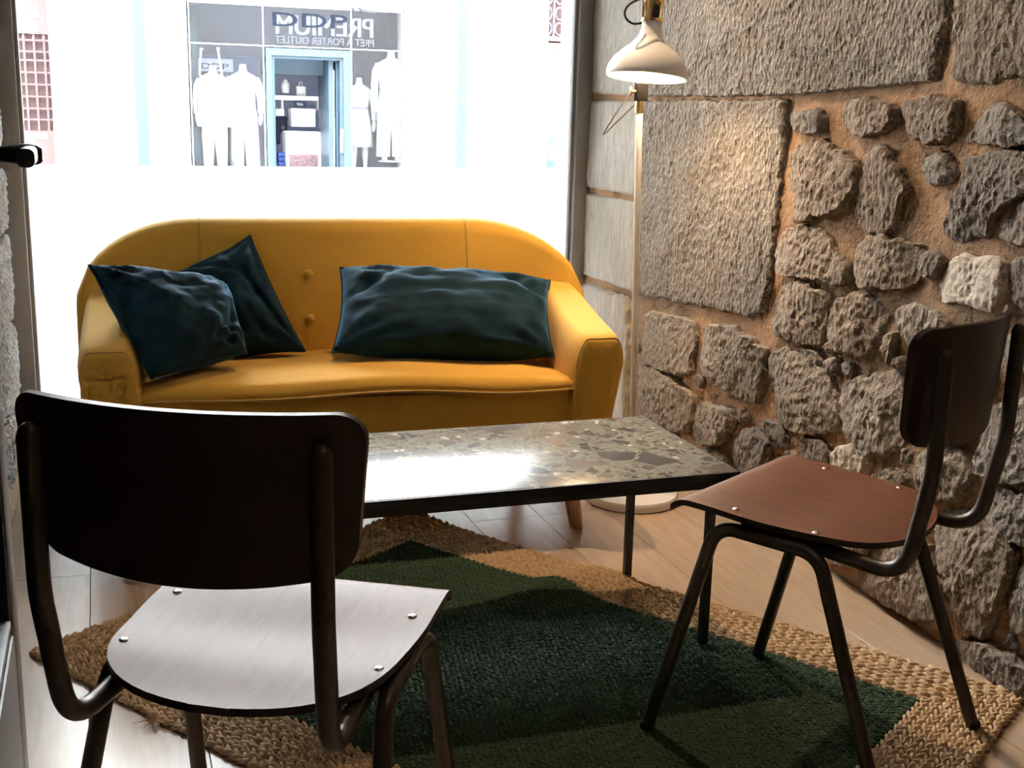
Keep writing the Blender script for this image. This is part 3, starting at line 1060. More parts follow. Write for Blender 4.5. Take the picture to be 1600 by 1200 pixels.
# frayed end of the border rope at the near edge
fr_c = rug_pt(np.array([0.46]), np.array([RWID]), np.array([0.006]))[0]
rf = random.Random(2)
FV, FF = [], []
for k in range(26):
    a = math.radians(rf.uniform(150, 300))
    L = rf.uniform(0.02, 0.045)
    p0 = Vector((fr_c[0] + rf.uniform(-0.012, 0.012), fr_c[1] + rf.uniform(-0.012, 0.012), 0.006))
    p2 = p0 + Vector((math.cos(a) * L, math.sin(a) * L, rf.uniform(-0.003, 0.004)))
    v, f = sweep([p0, (p0 + p2) / 2 + Vector((0, 0, rf.uniform(0.002, 0.008))), p2], [0.0011, 0.0008, 0.0003], 4)
    b0 = len(FV)
    FV += v
    FF += [tuple(i + b0 for i in q) for q in f]
tag(obj('frayed_fibres', FV, FF, M['jute'], rug), kind='stuff')

# ------------------------------------------------------------------ sofa
SW = 0.715
sofa = empty('sofa', (0.632, 2.965, 0), math.radians(-3.2))
tag(sofa, 'mustard yellow upholstered sofa with rounded back standing before the window', 'sofa')
def sofa_back():
    rings = []
    N = 44
    for i in range(N + 1):
        x = -1 + 2 * i / N
        x = math.copysign(abs(x) ** 0.86, x)
        X = x * 0.735
        ax = abs(X)
        q = max(0.0, (ax - 0.40) / 0.337)
        H = 0.835 - 0.215 * (1 - math.sqrt(max(0.0, 1 - min(1, q) ** 2.1)))
        wrap = 0.10 * smooth01((ax - 0.45) / 0.30) ** 1.5
        th = 0.115
        ring = []
        # front face bottom -> top, over, back face down
        zs = [0.30, 0.40, 0.48, 0.56, 0.64, 0.70, 0.75, 0.79]
        k = (H - 0.30) / (0.835 - 0.30)
        pr = []
        for z in zs:
            zz = 0.30 + (z - 0.30) * k
            y = 0.500 + 0.21 * (zz - 0.40) - wrap - 0.012 * math.sin(PI * min(1, max(0, (zz - 0.4) / 0.4)))
            pr.append((y, zz))
        yt, zt = pr[-1]
        for a in range(1, 8):
            t = PI * a / 8
            pr.append((yt + (th / 2) * (1 - math.cos(t)), zt + (H - zt) * math.sin(t)))
        pr.append((yt + th, zt))
        pr.append((yt + th - 0.02, 0.55 * k + 0.1))
        pr.append((yt + th - 0.06, 0.20))
        pr.append((pr[0][0] + 0.03, 0.20))
        for (y, z) in pr:
            ring.append((X, y, z))
        rings.append(ring)
    return loft('backrest', rings, M['yellow'], sofa, None)
back = sofa_back()
def back_front_y(X, zz):
    wrap = 0.10 * smooth01((abs(X) - 0.45) / 0.30) ** 1.5
    return 0.500 + 0.21 * (zz - 0.40) - wrap - 0.012 * math.sin(PI * min(1, max(0, (zz - 0.4) / 0.4)))
# vertical seams and covered buttons
for sx in (-0.40, 0.395):
    pts = [(sx, back_front_y(sx, z) - 0.001, z) for z in (0.45, 0.5, 0.55, 0.6, 0.65, 0.7, 0.75, 0.785)]
    pts += [(sx, pts[-1][1] + 0.0575 * (1 - math.cos(PI * a / 8)), 0.79 + 0.045 * math.sin(PI * a / 8) + 0.0005) for a in range(1, 5)]
    tube('seam', pts, 0.0018, M['piping'], back, 6)
for bx in (-0.09, 0.21):
    for bz in (0.678, 0.548):
        y = back_front_y(bx, bz)
        xf = Matrix.Translation((bx, y + 0.002, bz)) @ Matrix.Rotation(PI / 2 - 0.2, 4, 'X')
        lathe('button', [(0.0005, 0.012), (0.007, 0.0115), (0.0115, 0.009), (0.0135, 0.004), (0.0135, -0.004)][::-1], M['yellow'], back, 20, xf)
def sofa_arm(s):
    rings = []
    for i in range(15):
        t = i / 14
        y = 0.0 + 0.60 * t
        top = 0.575 + 0.085 * smooth01((t - 0.05) / 0.95) + 0.01 * math.sin(PI * t)
        out_t = SW + 0.004 * math.sin(PI * t)
        wid = 0.150 - 0.03 * smooth01((t - 0.3) / 0.7)
        out_b = out_t - 0.055
        inner_b = out_t - wid - 0.028
        inner_t = out_t - wid
        f = min(1.0, t * 14 / 1.0)
        sh = 0.010 * (1 - smooth01(t * 9))
        ring = []
        for (x, z) in rrect(0, 1, 0, 1, [0.05, 0.05, 0.22, 0.22], 7):
            zz = 0.19 + (top - sh - 0.19) * z
            # keep corner radius even in both directions
            xi = inner_b + (inner_t - inner_b) * z
            xo = out_b + (out_t - out_b) * math.sin(z * PI / 2)
            xx = xi + sh + (xo - xi - 2 * sh) * x
            ring.append((s * xx, y - (0 if i else 0.0) + (0.012 if i == 0 else 0) * 0, zz))
        rings.append(ring)
    # softly domed front face
    front = rings[0]
    cx_ = sum(p[0] for p in front) / len(front)
    cz_ = sum(p[2] for p in front) / len(front)
    pre = []
    for k, (sc, dy) in enumerate(((0.45, -0.016), (0.80, -0.013), (0.95, -0.006))):
        pre.append([(cx_ + (p[0] - cx_) * sc, dy, cz_ + (p[2] - cz_) * sc) for p in front])
    o = loft('armrest', pre + rings, M['yellow'], sofa, None)
    # stitched seam round the front face
    sm = [(p[0], 0.001, p[2]) for p in front if p[2] > 0.22]
    lo_i = [p for p in front if p[2] > 0.22]
    tube('seam', sm, 0.0022, M['piping'], o, 6)
    return o
for s in (-1, 1):
    sofa_arm(s)
# front panel, seat cushion and its welt
def seat_y_front(x):
    return 0.012 - 0.020 * math.cos(x / 0.57 * PI / 2)
fp_r = []
for i in range(25):
    x = -0.575 + 1.15 * i / 24
    yf = seat_y_front(x) + 0.012
    fp_r.append([(x, yf + 0.018, 0.185), (x, yf + 0.006, 0.19), (x, yf, 0.21), (x, yf - 0.003, 0.30), (x, yf - 0.002, 0.40), (x, yf + 0.01, 0.425), (x, 0.55, 0.425), (x, 0.55, 0.185)])
loft('seat_base', fp_r, M['yellow'], sofa, 50)
def seat_bump(x):
    return 0.012 * math.exp(-((x + 0.02) / 0.25) ** 2) - 0.006 * math.exp(-((x - 0.35) / 0.15) ** 2) + 0.004 * math.sin(x * 9)
rings = []
for i in range(41):
    x = -0.573 + 1.146 * i / 40
    yf = seat_y_front(x)
    e = 1 - abs(x) / 0.573
    crown = 0.018 * smooth01(e / 0.25)
    zp = 0.428 + seat_bump(x)
    zt = zp + 0.030 + crown * 0.6
    ring = [(x, yf + 0.03, zp - 0.012), (x, yf + 0.004, zp - 0.004), (x, yf - 0.002, zp + 0.006), (x, yf + 0.002, zp + 0.018), (x, yf + 0.014, zt - 0.006), (x, yf + 0.035, zt)]
    for t in (0.12, 0.2, 0.3, 0.4, 0.5):
        ring.append((x, t, zt + crown * 0.7 * math.sin(PI * min(1, t / 0.55)) - 0.06 * max(0, t - 0.1)))
    ring += [(x, 0.56, zt - 0.05), (x, 0.56, zp - 0.012)]
    rings.append(ring)
cush = loft('seat_cushion', rings, M['yellow'], sofa, None)
tube('piping', [(r[2][0], r[2][1] - 0.0015, r[2][2] - 0.004) for r in rings], 0.0032, M['piping'], cush, 8)
for lx, ly, sx, sy in ((0.585, 0.10, 1, -1), (-0.585, 0.10, -1, -1), (0.56, 0.56, 1, 1), (-0.56, 0.56, -1, 1)):
    rr_ = []
    for t in (0, 0.25, 0.5, 0.75, 1.0):
        z = 0.195 * (1 - t)
        r = 0.030 - 0.011 * t
        rr_.append([(lx + sx * 0.028 * t + r * math.cos(a * PI / 8), ly + sy * 0.020 * t + r * math.sin(a * PI / 8), z) for a in range(16)])
    loft('leg', rr_, M['legwood'], sofa, 50)

# ------------------------------------------------------------------ cushions
def pillow(name, corners, thick, mat, label, seed, wr=0.008, pinch=0.10, sag=0.0, creases=(), group='dark teal velvet cushions on the sofa'):
    """corners TL, TR, BR, BL in world; plump both ways with pulled-in edges and creases"""
    c = [Vector(p) for p in corners]
    mid = sum(c, Vector()) / 4
    N = 40
    nrm = ((c[1] - c[3]).cross(c[0] - c[2])).normalized()
    if nrm.y > 0:
        nrm = -nrm
    root = empty(name, mid)
    V, Fc = [], []
    def side(sgn):
        rows_ = []
        for i in range(N + 1):
            row = []
            for j in range(N + 1):
                u, v = -1 + 2 * i / N, -1 + 2 * j / N
                # edges bow inwards between the corners
                uu = u * (1 - pinch * (1 - v * v) * u * u * 1.0)
                vv = v * (1 - pinch * (1 - u * u) * v * v * 1.0)
                a, b = (uu + 1) / 2, (vv + 1) / 2
                p = (c[3] * (1 - a) + c[2] * a) * (1 - b) + (c[0] * (1 - a) + c[1] * a) * b
                prof = (max(0.0, (1 - u ** 2)) ** 0.45) * (max(0.0, (1 - v ** 2)) ** 0.45)
                h = thick * prof
                q = Vector((u * 1.6 + seed, v * 1.6, seed * 0.7))
                e = (1 - u * u) * (1 - v * v)
                # pull lines fan out from the corners
                wv = 0.0
                for (su, sv) in ((-1, -1), (1, -1), (1, 1), (-1, 1)):
                    du, dv_ = u - su, v - sv
                    rr = math.hypot(du, dv_)
                    an = math.atan2(dv_, du)
                    wv += math.sin(an * 11 + 3 * mn.noise(Vector((seed, su, sv))) + 1.5 * mn.noise(Vector((u * 2, v * 2, seed + su)))) * math.exp(-rr * 1.7) * min(1, rr * 3)
                h += wr * wv * min(1, e * 5)
                h += wr * 0.9 * fbm(q * 1.5, 3) * min(1, e * 4)
                for (u0, v0, ang, dep, wd, ln) in creases:
                    x = (u - u0) * math.cos(ang) + (v - v0) * math.sin(ang)
                    y = -(u - u0) * math.sin(ang) + (v - v0) * math.cos(ang)
                    if sgn > 0:
                        h -= dep * math.exp(-(y / wd) ** 2 - (x / ln) ** 2) * min(1, e * 3)
                p = p + nrm * (h * sgn) + Vector((0, 0, -sag * e))
                row.append(p - mid)
            rows_.append(row)
        return rows_
    A, B = side(1), side(-1)
    V = [p for r in A for p in r] + [p for r in B for p in r]
    n = N + 1
    for i in range(N):
        for j in range(N):
            a, b, cc, d = i * n + j, i * n + j + 1, (i + 1) * n + j + 1, (i + 1) * n + j
            Fc.append((a, d, cc, b))
            K = n * n
            Fc.append((K + a, K + b, K + cc, K + d))
    o = obj('cover', V, Fc, mat, root)
    bm = bmesh.new()
    bm.from_mesh(o.data)
    bmesh.ops.remove_doubles(bm, verts=bm.verts[:], dist=0.0006)
    bmesh.ops.recalc_face_normals(bm, faces=bm.faces[:])
    bm.to_mesh(o.data)
    bm.free()
    edge = [A[i][0] for i in range(N + 1)] + [A[N][j] for j in range(1, N + 1)] + [A[i][N] for i in range(N - 1, -1, -1)] + [A[0][j] for j in range(N - 1, -1, -1)]
    tube('edge_seam', edge, 0.0028, mat, root, 6)
    tag(root, label, 'cushion', group)
    return root
pillow('cushion', [onY(138, 414, 3.24), onY(356, 446, 3.33), onY(386, 552, 3.15), onY(236, 592, 3.00)], 0.095, M['velvet'],
       'dark teal velvet cushion leaning on the sofa armrest, in front of another', 1.3, 0.013, 0.06, 0, ((0.75, -0.35, 1.2, 0.03, 0.10, 0.5), (0.4, -0.6, 0.9, 0.02, 0.07, 0.4)))
pillow('cushion', [onY(262, 432, 3.52), onY(391, 368, 3.56), onY(477, 549, 3.32), onY(322, 565, 3.36)], 0.08, M['velvet'],
       'teal velvet cushion standing on its corner, half hidden behind another cushion', 4.1, 0.013, 0.06, 0, ((0.55, 0.0, 1.9, 0.018, 0.08, 0.6), (0.0, 0.6, -0.5, 0.015, 0.07, 0.5)))
pillow('cushion', [onY(531, 418, 3.40), onY(860, 438, 3.36), onY(866, 558, 3.10), onY(519, 550, 3.14)], 0.095, M['velvet'],
       'long dark teal velvet cushion lying alone against the lamp end of the sofa', 8.6, 0.013, 0.05, 0, ((0.8, 0.45, -0.9, 0.025, 0.08, 0.4), (-0.85, 0.2, 0.9, 0.02, 0.07, 0.5), (0.0, 0.1, 0.1, 0.008, 0.12, 0.8)))

# ------------------------------------------------------------------ coffee table
TX0, TX1, TY0, TY1, TZ = 0.225, 1.265, 2.148, 2.642, 0.42
tbl = empty('coffee_table', ((TX0 + TX1) / 2, (TY0 + TY1) / 2, 0))
tag(tbl, 'low coffee table with grey terrazzo top and thin black steel legs', 'table')
hx, hy = (TX1 - TX0) / 2, (TY1 - TY0) / 2
RW_ = 0.004
box('tabletop', (-hx + RW_, -hy + RW_, TZ - 0.020), (hx - RW_, hy - RW_, TZ), M['terrazzo'], tbl, 0.0015, 2)
for lo, hi in (((-hx, -hy, TZ - 0.034), (hx, -hy + 0.020, TZ - 0.0205)), ((-hx, hy - 0.020, TZ - 0.034), (hx, hy, TZ - 0.0205)),
               ((-hx, -hy + 0.020, TZ - 0.034), (-hx + 0.020, hy - 0.020, TZ - 0.0205)), ((hx - 0.020, -hy + 0.020, TZ - 0.034), (hx, hy - 0.020, TZ - 0.0205))):
    box('frame_rail', lo, hi, M['black'], tbl, 0.0008, 1)
for lo, hi in (((-hx, -hy, TZ - 0.0205), (hx, -hy + RW_, TZ - 0.001)), ((-hx, hy - RW_, TZ - 0.0205), (hx, hy, TZ - 0.001)),
               ((-hx, -hy + RW_, TZ - 0.0205), (-hx + RW_, hy - RW_, TZ - 0.001)), ((hx - RW_, -hy + RW_, TZ - 0.0205), (hx, hy - RW_, TZ - 0.001))):
    box('edge_shade_strip', lo, hi, M['black'], tbl)  # black strips stand in for the shade on the slab's edge
for sx in (-1, 1):
    for sy in (-1, 1):
        cx_, cy_ = sx * (hx - 0.042), sy * (hy - 0.042)
        wx, wy = cx_ + (TX0 + TX1) / 2, cy_ + (TY0 + TY1) / 2
        zf = 0.012 if sy < 0 else 0.010
        box('leg', (cx_ - 0.009, cy_ - 0.009, zf), (cx_ + 0.009, cy_ + 0.009, TZ - 0.02), M['black'], tbl, 0.001, 1)

# ------------------------------------------------------------------ chairs
def row_profile(n, a, b):
    return [a + (b - a) * (0.5 - 0.5 * math.cos(PI * i / (n - 1))) for i in range(n)]
def make_chair():
    root = empty('school_chair', (0, 0, 0))
    # seat plate: wide squared front with a rolled lip, rounded rear
    grid = []
    yf, yr = 0.232, -0.172
    for y in row_profile(34, yf, yr):
        d_r, d_f = y - yr, yf - y
        hw = 0.206 - 0.014 * smooth01((0.10 - y) / 0.2)
        a = 0.150
        if d_r < a:
            hw *= max(0.02, (1 - ((a - d_r) / a) ** 2.5)) ** (1 / 2.0)
        r = 0.016
        if d_f < r:
            hw -= r - math.sqrt(max(0, r * r - (r - d_f) ** 2))
        row = []
        for j in range(25):
            u = -1 + 2 * j / 24
            u2 = math.sin(u * PI / 2)
            x = hw * u2
            z = 0.452 + 0.016 * smooth01((y - 0.0) / 0.19) - 0.006 * smooth01((-0.05 - y) / 0.12)
            z += 0.008 * (x / 0.2) ** 2 * smooth01((0.19 - y) / 0.2)
            lip = max(0.0, (y - (yf - 0.045)) / 0.045)
            z -= 0.022 * lip ** 2.2
            row.append((x, y, z))
        grid.append(row)
    seat = slab('seat', grid, (0, 0, -0.011), M['seatwood'], root, 45, M['plyedge'])
    for sx in (-1, 1):
        for sy in (0.105, -0.05):
            z = 0.452 + 0.016 * smooth01(sy / 0.19) + 0.008 * (0.172 / 0.2) ** 2 * smooth01((0.19 - sy) / 0.2)
            lathe('screw', [(0.0065, -0.002), (0.0065, 0.0008), (0.005, 0.0022), (0.002, 0.0024), (0.0018, 0.0008), (0.0003, 0.0008)], M['chrome'], root, 16, Matrix.Translation((sx * 0.177, sy, z)))
    # backrest plate, hollow towards the sitter
    grid = []
    z0, z1 = 0.648, 0.834
    for z in row_profile(26, z0, z1):
        v = (z - z0) / (z1 - z0)
        hw = 0.196 + 0.018 * v
        r = 0.034
        d = min(z - z0, z1 - z)
        if d < r:
            hw -= r - math.sqrt(max(0, r * r - (r - d) ** 2))
        row = []
        for j in range(31):
            u = -1 + 2 * j / 30
            x = hw * u
            q = x / 0.21
            y = -0.236 + 0.050 * q * q - 0.10 * (z - 0.74)
            zz = z - 0.022 * (1 - q * q) * (1 - v) ** 1.5
            row.append((x, y, zz))
        grid.append(row)
    slab('backrest', grid, (0, -0.010, -0.001), M['backwood'], root, 45)
    for s in (-1, 1):
        # inverted U: front and rear leg in one bent tube
        pts = fillet([(s * 0.216, 0.243, 0.004), (s * 0.190, 0.135, 0.430), (s * 0.190, -0.065, 0.426), (s * 0.216, -0.225, 0.004)], 0.055, 10)
        leg = tube('leg_frame', pts, 0.0128, M['steel'], root, 16)
        for e in ((s * 0.216, 0.243), (s * 0.216, -0.225)):
            lathe('foot_cap', [(0.0130, 0.0), (0.0135, 0.002), (0.0135, 0.014), (0.0128, 0.015)], M['rubber'], leg, 16, Matrix.Translation((e[0], e[1], 0)))
        # back upright: runs under the seat and bends up behind the backrest
        pts = fillet([(s * 0.150, 0.10, 0.434), (s * 0.166, -0.205, 0.418), (s * 0.172, -0.236, 0.60), (s * 0.172, -0.238, 0.788)], [0.062, 0.3], 10)
        n = len(pts)
        rad = [0.0134] * n
        top = pts[-1]
        pts += [top + Vector((0, 0.003, 0.006)), top + Vector((0, 0.006, 0.010)), top + Vector((0, 0.009, 0.012))]
        rad += [0.0126, 0.0095, 0.004]
        tube('back_upright', pts, rad, M['steel'], root, 16)
    tube('cross_bar', [(-0.186, 0.085, 0.428), (0.186, 0.085, 0.428)], 0.010, M['steel'], root, 12)
    tube('cross_bar', [(-0.186, -0.03, 0.424), (0.186, -0.03, 0.424)], 0.010, M['steel'], root, 12)
    return root
def copy_tree(o, parent=None):
    c = o.copy()
    COL.objects.link(c)
    c.parent = parent
    for ch in o.children:
        copy_tree(ch, c)
    return c
ch1 = make_chair()
ch2 = copy_tree(ch1)
GRP = 'plywood school chairs around the coffee table'
tag(ch1, 'brown plywood chair with dark tube legs seen from behind, nearest the open door', 'chair', GRP)
tag(ch2, 'brown plywood chair with dark tube legs seen side on before the stone wall', 'chair', GRP)
ch1.location = (0.178, 1.508, 0.0)
ch1.rotation_euler = (0, 0, math.radians(60.0 - 90))
ch2.location = (1.2525, 1.7835, 0.010)
ch2.rotation_euler = (0, 0, math.radians(120.8 - 90))

# ------------------------------------------------------------------ floor lamp
LX, LY = 1.508, 3.20
lamp = empty('floor_lamp', (LX, LY, 0))
tag(lamp, 'white floor lamp with bell shade and brass neck, lit, between sofa and wall', 'lamp')
lathe('base', [(0.001, 0.0), (0.138, 0.0), (0.143, 0.004), (0.143, 0.022), (0.138, 0.028), (0.02, 0.030), (0.014, 0.034), (0.001, 0.034)], M['lampwhite'], lamp, 64)
PT = Vector((-0.034, 0.0, 1.195))
tube('pole', [(0, 0, 0.03), PT], 0.0105, M['lampwhite'], lamp, 20)
tube('pole_collar', [PT - Vector((0, 0, 0.03)), PT + Vector((0, 0, 0.006))], 0.0112, M['brass'], lamp, 20)
b0 = PT + Vector((0.004, 0, 0.004))
br = box('bracket', tuple(b0 + Vector((-0.017, -0.012, 0))), tuple(b0 + Vector((0.017, 0.012, 0.048))), M['bracket'], lamp, 0.002, 2)
tube('wing_nut', [b0 + Vector((-0.016, 0, 0.026)), b0 + Vector((-0.032, 0, 0.026))], [0.006, 0.006], M['brass'], br, 12)
box('wing', tuple(b0 + Vector((-0.036, -0.003, 0.012))), tuple(b0 + Vector((-0.030, 0.003, 0.040))), M['brass'], br, 0.002, 2)
# shade axis leans a little; rim opening points down
S0 = Vector((-0.046, -0.065, 1.262))
TILT = Matrix.Translation(S0) @ Matrix.Rotation(math.radians(5.5), 4, 'Y') @ Matrix.Rotation(math.radians(-4.0), 4, 'X') @ Matrix.Scale(0.90, 4)
outer = [(0.1255, 0.0), (0.1275, 0.006), (0.1268, 0.016), (0.121, 0.036), (0.106, 0.060), (0.082, 0.082), (0.058, 0.101), (0.042, 0.117), (0.034, 0.133), (0.031, 0.150), (0.0305, 0.172)]
inner = [(r - 0.0035, z + (0.0 if i == 0 else 0.001)) for i, (r, z) in enumerate(outer)]
prof = outer + inner[::-1] + [outer[0]]
shade = lathe('shade', prof, M['lampwhite'], lamp, 64, TILT, 50, cap=False)
lathe('shade_collar', [(0.031, 0.168), (0.0345, 0.168), (0.0345, 0.176), (0.0345, 0.178), (0.028, 0.179), (0.028, 0.168), (0.031, 0.168)], M['brass'], lamp, 40, TILT, 40, cap=False)
# brass neck with arched openings: four posts, a ring above, dark socket inside
for k in range(4):
    a = PI / 4 + k * PI / 2
    V_, F_ = [], []
    for zz in (0.176, 0.205, 0.222, 0.236):
        w = {0.176: 0.30, 0.205: 0.30, 0.222: 0.42, 0.236: 0.79}[zz]
        for rr in (0.0305, 0.0285):
            for q in range(7):
                t = a - w + 2 * w * q / 6
                V_.append(TILT @ Vector((rr * math.cos(t), rr * math.sin(t), zz)))
    for i in range(3):
        for q in range(6):
            o1, o2 = i * 14 + q, (i + 1) * 14 + q
            F_.append((o1, o1 + 1, o2 + 1, o2))
            F_.append((o1 + 7, o2 + 7, o2 + 8, o1 + 8))
        F_.append((i * 14, (i + 1) * 14, (i + 1) * 14 + 7, i * 14 + 7))
        F_.append((i * 14 + 6, i * 14 + 13, (i + 1) * 14 + 13, (i + 1) * 14 + 6))
    obj('neck_post', V_, F_, M['brass'], lamp, True, 40)
lathe('neck_cap', [(0.0285, 0.234), (0.0305, 0.234), (0.0305, 0.262), (0.026, 0.275), (0.012, 0.281), (0.001, 0.282)], M['brass'], lamp, 40, TILT, 40)
lathe('socket', [(0.001, 0.12), (0.020, 0.12), (0.0205, 0.17), (0.0205, 0.212), (0.014, 0.222), (0.001, 0.224)], M['black'], lamp, 28, TILT, 40)
lathe('bulb', [(0.001, 0.030), (0.014, 0.032), (0.025, 0.042), (0.029, 0.056), (0.026, 0.072), (0.017, 0.092), (0.013, 0.105), (0.013, 0.122)], M['bulb'], lamp, 28, TILT, 60)
# side arm from bracket up behind the shade to the collar
tube('arm', fillet([b0 + Vector((0, 0.008, 0.03)), b0 + Vector((0.006, 0.085, 0.06)), TILT @ Vector((0.0, 0.150, 0.10)), TILT @ Vector((0.0, 0.034, 0.172))], 0.03, 6), 0.005, M['black'], lamp, 10)
def spline(P, n=10):
    P = [Vector(p) for p in P]
    Q = [P[0] * 2 - P[1]] + P + [P[-1] * 2 - P[-2]]
    out = []
    for i in range(1, len(Q) - 2):
        for k in range(n):
            t = k / n
            a, b, c, d = Q[i - 1], Q[i], Q[i + 1], Q[i + 2]
            out.append(0.5 * ((2 * b) + (c - a) * t + (2 * a - 5 * b + 4 * c - d) * t * t + (3 * b - a - 3 * c + d) * t ** 3))
    out.append(P[-1])
    return out
def lp(x, y, Y):
    return Vector(onY(x, y, Y)) - Vector((LX, LY, 0))
tube('cord', spline([lp(1002, 36, 3.13), lp(990, 37, 3.12), lp(980, 31, 3.11), lp(976, 20, 3.11), lp(982, 8, 3.11), lp(996, 0, 3.12), lp(1010, -6, 3.13), lp(1018, -20, 3.14)], 8), 0.0032, M['cord'], lamp, 8)
tube('cord', spline([lp(985, 145, 3.20), lp(962, 178, 3.21), lp(943, 210, 3.22), lp(960, 194, 3.22), lp(990, 165, 3.20)], 8), 0.0022, M['cord'], lamp, 8)
# ------------------------------------------------------------------ ceiling spots: the sofa one, and two unseen ones added for warm fill light
M['spotglow'] = mat_emit('spot_glow', (1.0, 0.75, 0.5), 12.0)
for sx, sy, pw, lab in ((1.02, 3.42, SPOT_W[0], 'recessed ceiling spot above the sofa'), (0.95, 0.7, SPOT_W[1], 'added fill spot in the ceiling above the stone wall side'), (0.2, -1.2, SPOT_W[2], 'added fill spot in the ceiling towards the back wall')):
    sp = empty('ceiling_spot', (sx, sy, ZC))
    tag(sp, lab, 'ceiling light', 'recessed ceiling spots')
    lathe('trim_ring', [(0.035, 0.0), (0.048, 0.0), (0.05, -0.004), (0.036, -0.006), (0.035, 0.0)], M['lampwhite'], sp, 28, cap=False)
    lathe('lens', [(0.001, -0.001), (0.034, -0.001), (0.034, 0.0), (0.001, 0.0)], M['spotglow'], sp, 24)
    ld = bpy.data.lights.new('spot_light', 'SPOT')
    ld.energy = pw
    ld.color = (1.0, 0.69, 0.43)
    ld.spot_size = math.radians(110)
    ld.spot_blend = 0.8
    ld.shadow_soft_size = 0.035
    lo_ = bpy.data.objects.new('spot_light', ld)
    COL.objects.link(lo_)
    lo_.parent = sp
    lo_.location = (0, 0, -0.012)
    if sy > 3:   # turned towards the stone wall
        lo_.rotation_euler = (Vector((1.62, 2.55, 0.55)) - Vector((sx, sy, ZC))).to_track_quat('-Z', 'Y').to_euler()
        ld.spot_size = math.radians(92)
        ld.spot_blend = 1.0

# ================================================================== THE STREET AND THE SHOP OPPOSITE
YF = 15.5
M['render'] = plain('white_facade_render', (0.80, 0.79, 0.77), rough=0.9, var=0.05, scale=4)
M['quoin'] = plain('pale_quoin_stone', (0.62, 0.57, 0.50), rough=0.9, var=0.15, scale=9)
M['turq'] = plain('turquoise_paint', (0.040, 0.078, 0.085), rough=0.5, var=0.05)
M['blue'] = plain('pale_blue_paint', (0.033, 0.062, 0.092), rough=0.5, var=0.05)
M['maroon'] = plain('maroon_gate_paint', (0.11, 0.055, 0.055), rough=0.6, var=0.1)
M['maroon_d'] = plain('dark_gate_infill', (0.065, 0.035, 0.036), rough=0.7, var=0.1)
M['shopgrey'] = plain('shop_interior_grey', (0.35, 0.36, 0.47), rough=0.9, var=0.06, scale=3)
M['shopnavy'] = plain('shop_interior_navy', (0.07, 0.085, 0.16), rough=0.9, var=0.1, scale=3)
M['white'] = plain('white_paint', (0.85, 0.85, 0.85), rough=0.6, var=0.02)
M['cloth_white'] = plain('white_cloth', (0.86, 0.86, 0.86), rough=0.9, var=0.03)
M['mannequin'] = plain('mannequin_white', (0.86, 0.86, 0.86), rough=0.5, var=0.02)
M['letter'] = plain('pale_letter_reflection', (0.075, 0.078, 0.09), rough=0.9, var=0.02, Specular_IOR_Level=0.0)  # pale tone of the sign reflected in the shop glass
M['dletter'] = plain('dark_letter_vinyl', (0.012, 0.015, 0.024), rough=0.9, var=0.02, Specular_IOR_Level=0.0)
M['red'] = plain('red_cloth', (0.42, 0.02, 0.05), rough=0.9)
M['bluecloth'] = plain('blue_cloth', (0.04, 0.07, 0.28), rough=0.9)
M['navycloth'] = plain('navy_cloth', (0.012, 0.016, 0.04), rough=0.9)
M['pinkcloth'] = plain('pink_print_cloth', (0.16, 0.10, 0.115), rough=0.9, var=0.5, scale=60)
M['asphalt'] = plain('street_paving', (0.36, 0.35, 0.34), rough=0.9, var=0.1, scale=3)
M['ironwork'] = plain('grey_ironwork', (0.10, 0.10, 0.12), rough=0.6, var=0.1)
M['shopglass'] = mat_glass('shop_glass', tint=(0.9, 0.92, 0.94))

tag(box('street', (-30, YW + 0.06, -0.35), (40, YF + 8, -0.15), M['asphalt']), kind='structure')
def fp(x, y, Y=YF):
    return onY(x, y, Y)
def xz(x0, y0, x1, y1, Y=YF):
    """pixel rectangle -> x0, x1, z0, z1 on the plane Y"""
    a, b = fp(x0, y1, Y), fp(x1, y0, Y)
    c, d = fp(x0, y0, Y), fp(x1, y1, Y)
    return (a[0] + c[0]) / 2, (b[0] + d[0]) / 2, (a[2] + d[2]) / 2, (b[2] + c[2]) / 2
GX0, GX1 = -0.735, -0.49           # gate opening
SX0, SX1, SZ1 = 1.105, 3.78, 2.43  # shop front opening
DX0, DX1, DZ1 = 2.03, 3.09, 1.90   # door frame
bld = empty('shop_building', (0, YF, -0.15))
tag(bld, 'white rendered building across the street with glazed clothes shop front', 'building')
def bb(name, x0, x1, z0, z1, y0, y1, mat, parent=None, bev=0.0):
    return box(name, (x0, y0, z0 + 0.15), (x1, y1, z1 + 0.15), mat, parent or bld, bev)
GL = -2.3
bb('wall', -14, GL, -0.15, 7.5, 0, 0.4, M['render'])
bb('wall', GX1, SX0 - 0.02, -0.15, 7.5, 0, 0.4, M['render'])
bb('wall', GL, GX1, 2.75, 7.5, 0, 0.4, M['render'])
bb('wall', SX0 - 0.02, SX1 + 0.02, SZ1, 7.5, 0, 0.4, M['render'])
bb('wall', SX1 + 0.02, 5.76, -0.15, 7.5, 0, 0.4, M['render'])
bb('wall', 5.76, 9.0, -0.15, 1.95, 0.0, 0.4, M['render'])
bb('wall', 5.76, 9.0, 3.4, 7.5, 0.0, 0.4, M['render'])
bb('wall', 9.0, 24, -0.15, 7.5, 0, 0.4, M['render'])
bb('plinth', SX0, DX0, -0.15, 0.42, 0.02, 0.3, M['render'])
bb('plinth', DX1, SX1, -0.15, 0.42, 0.02, 0.3, M['render'])
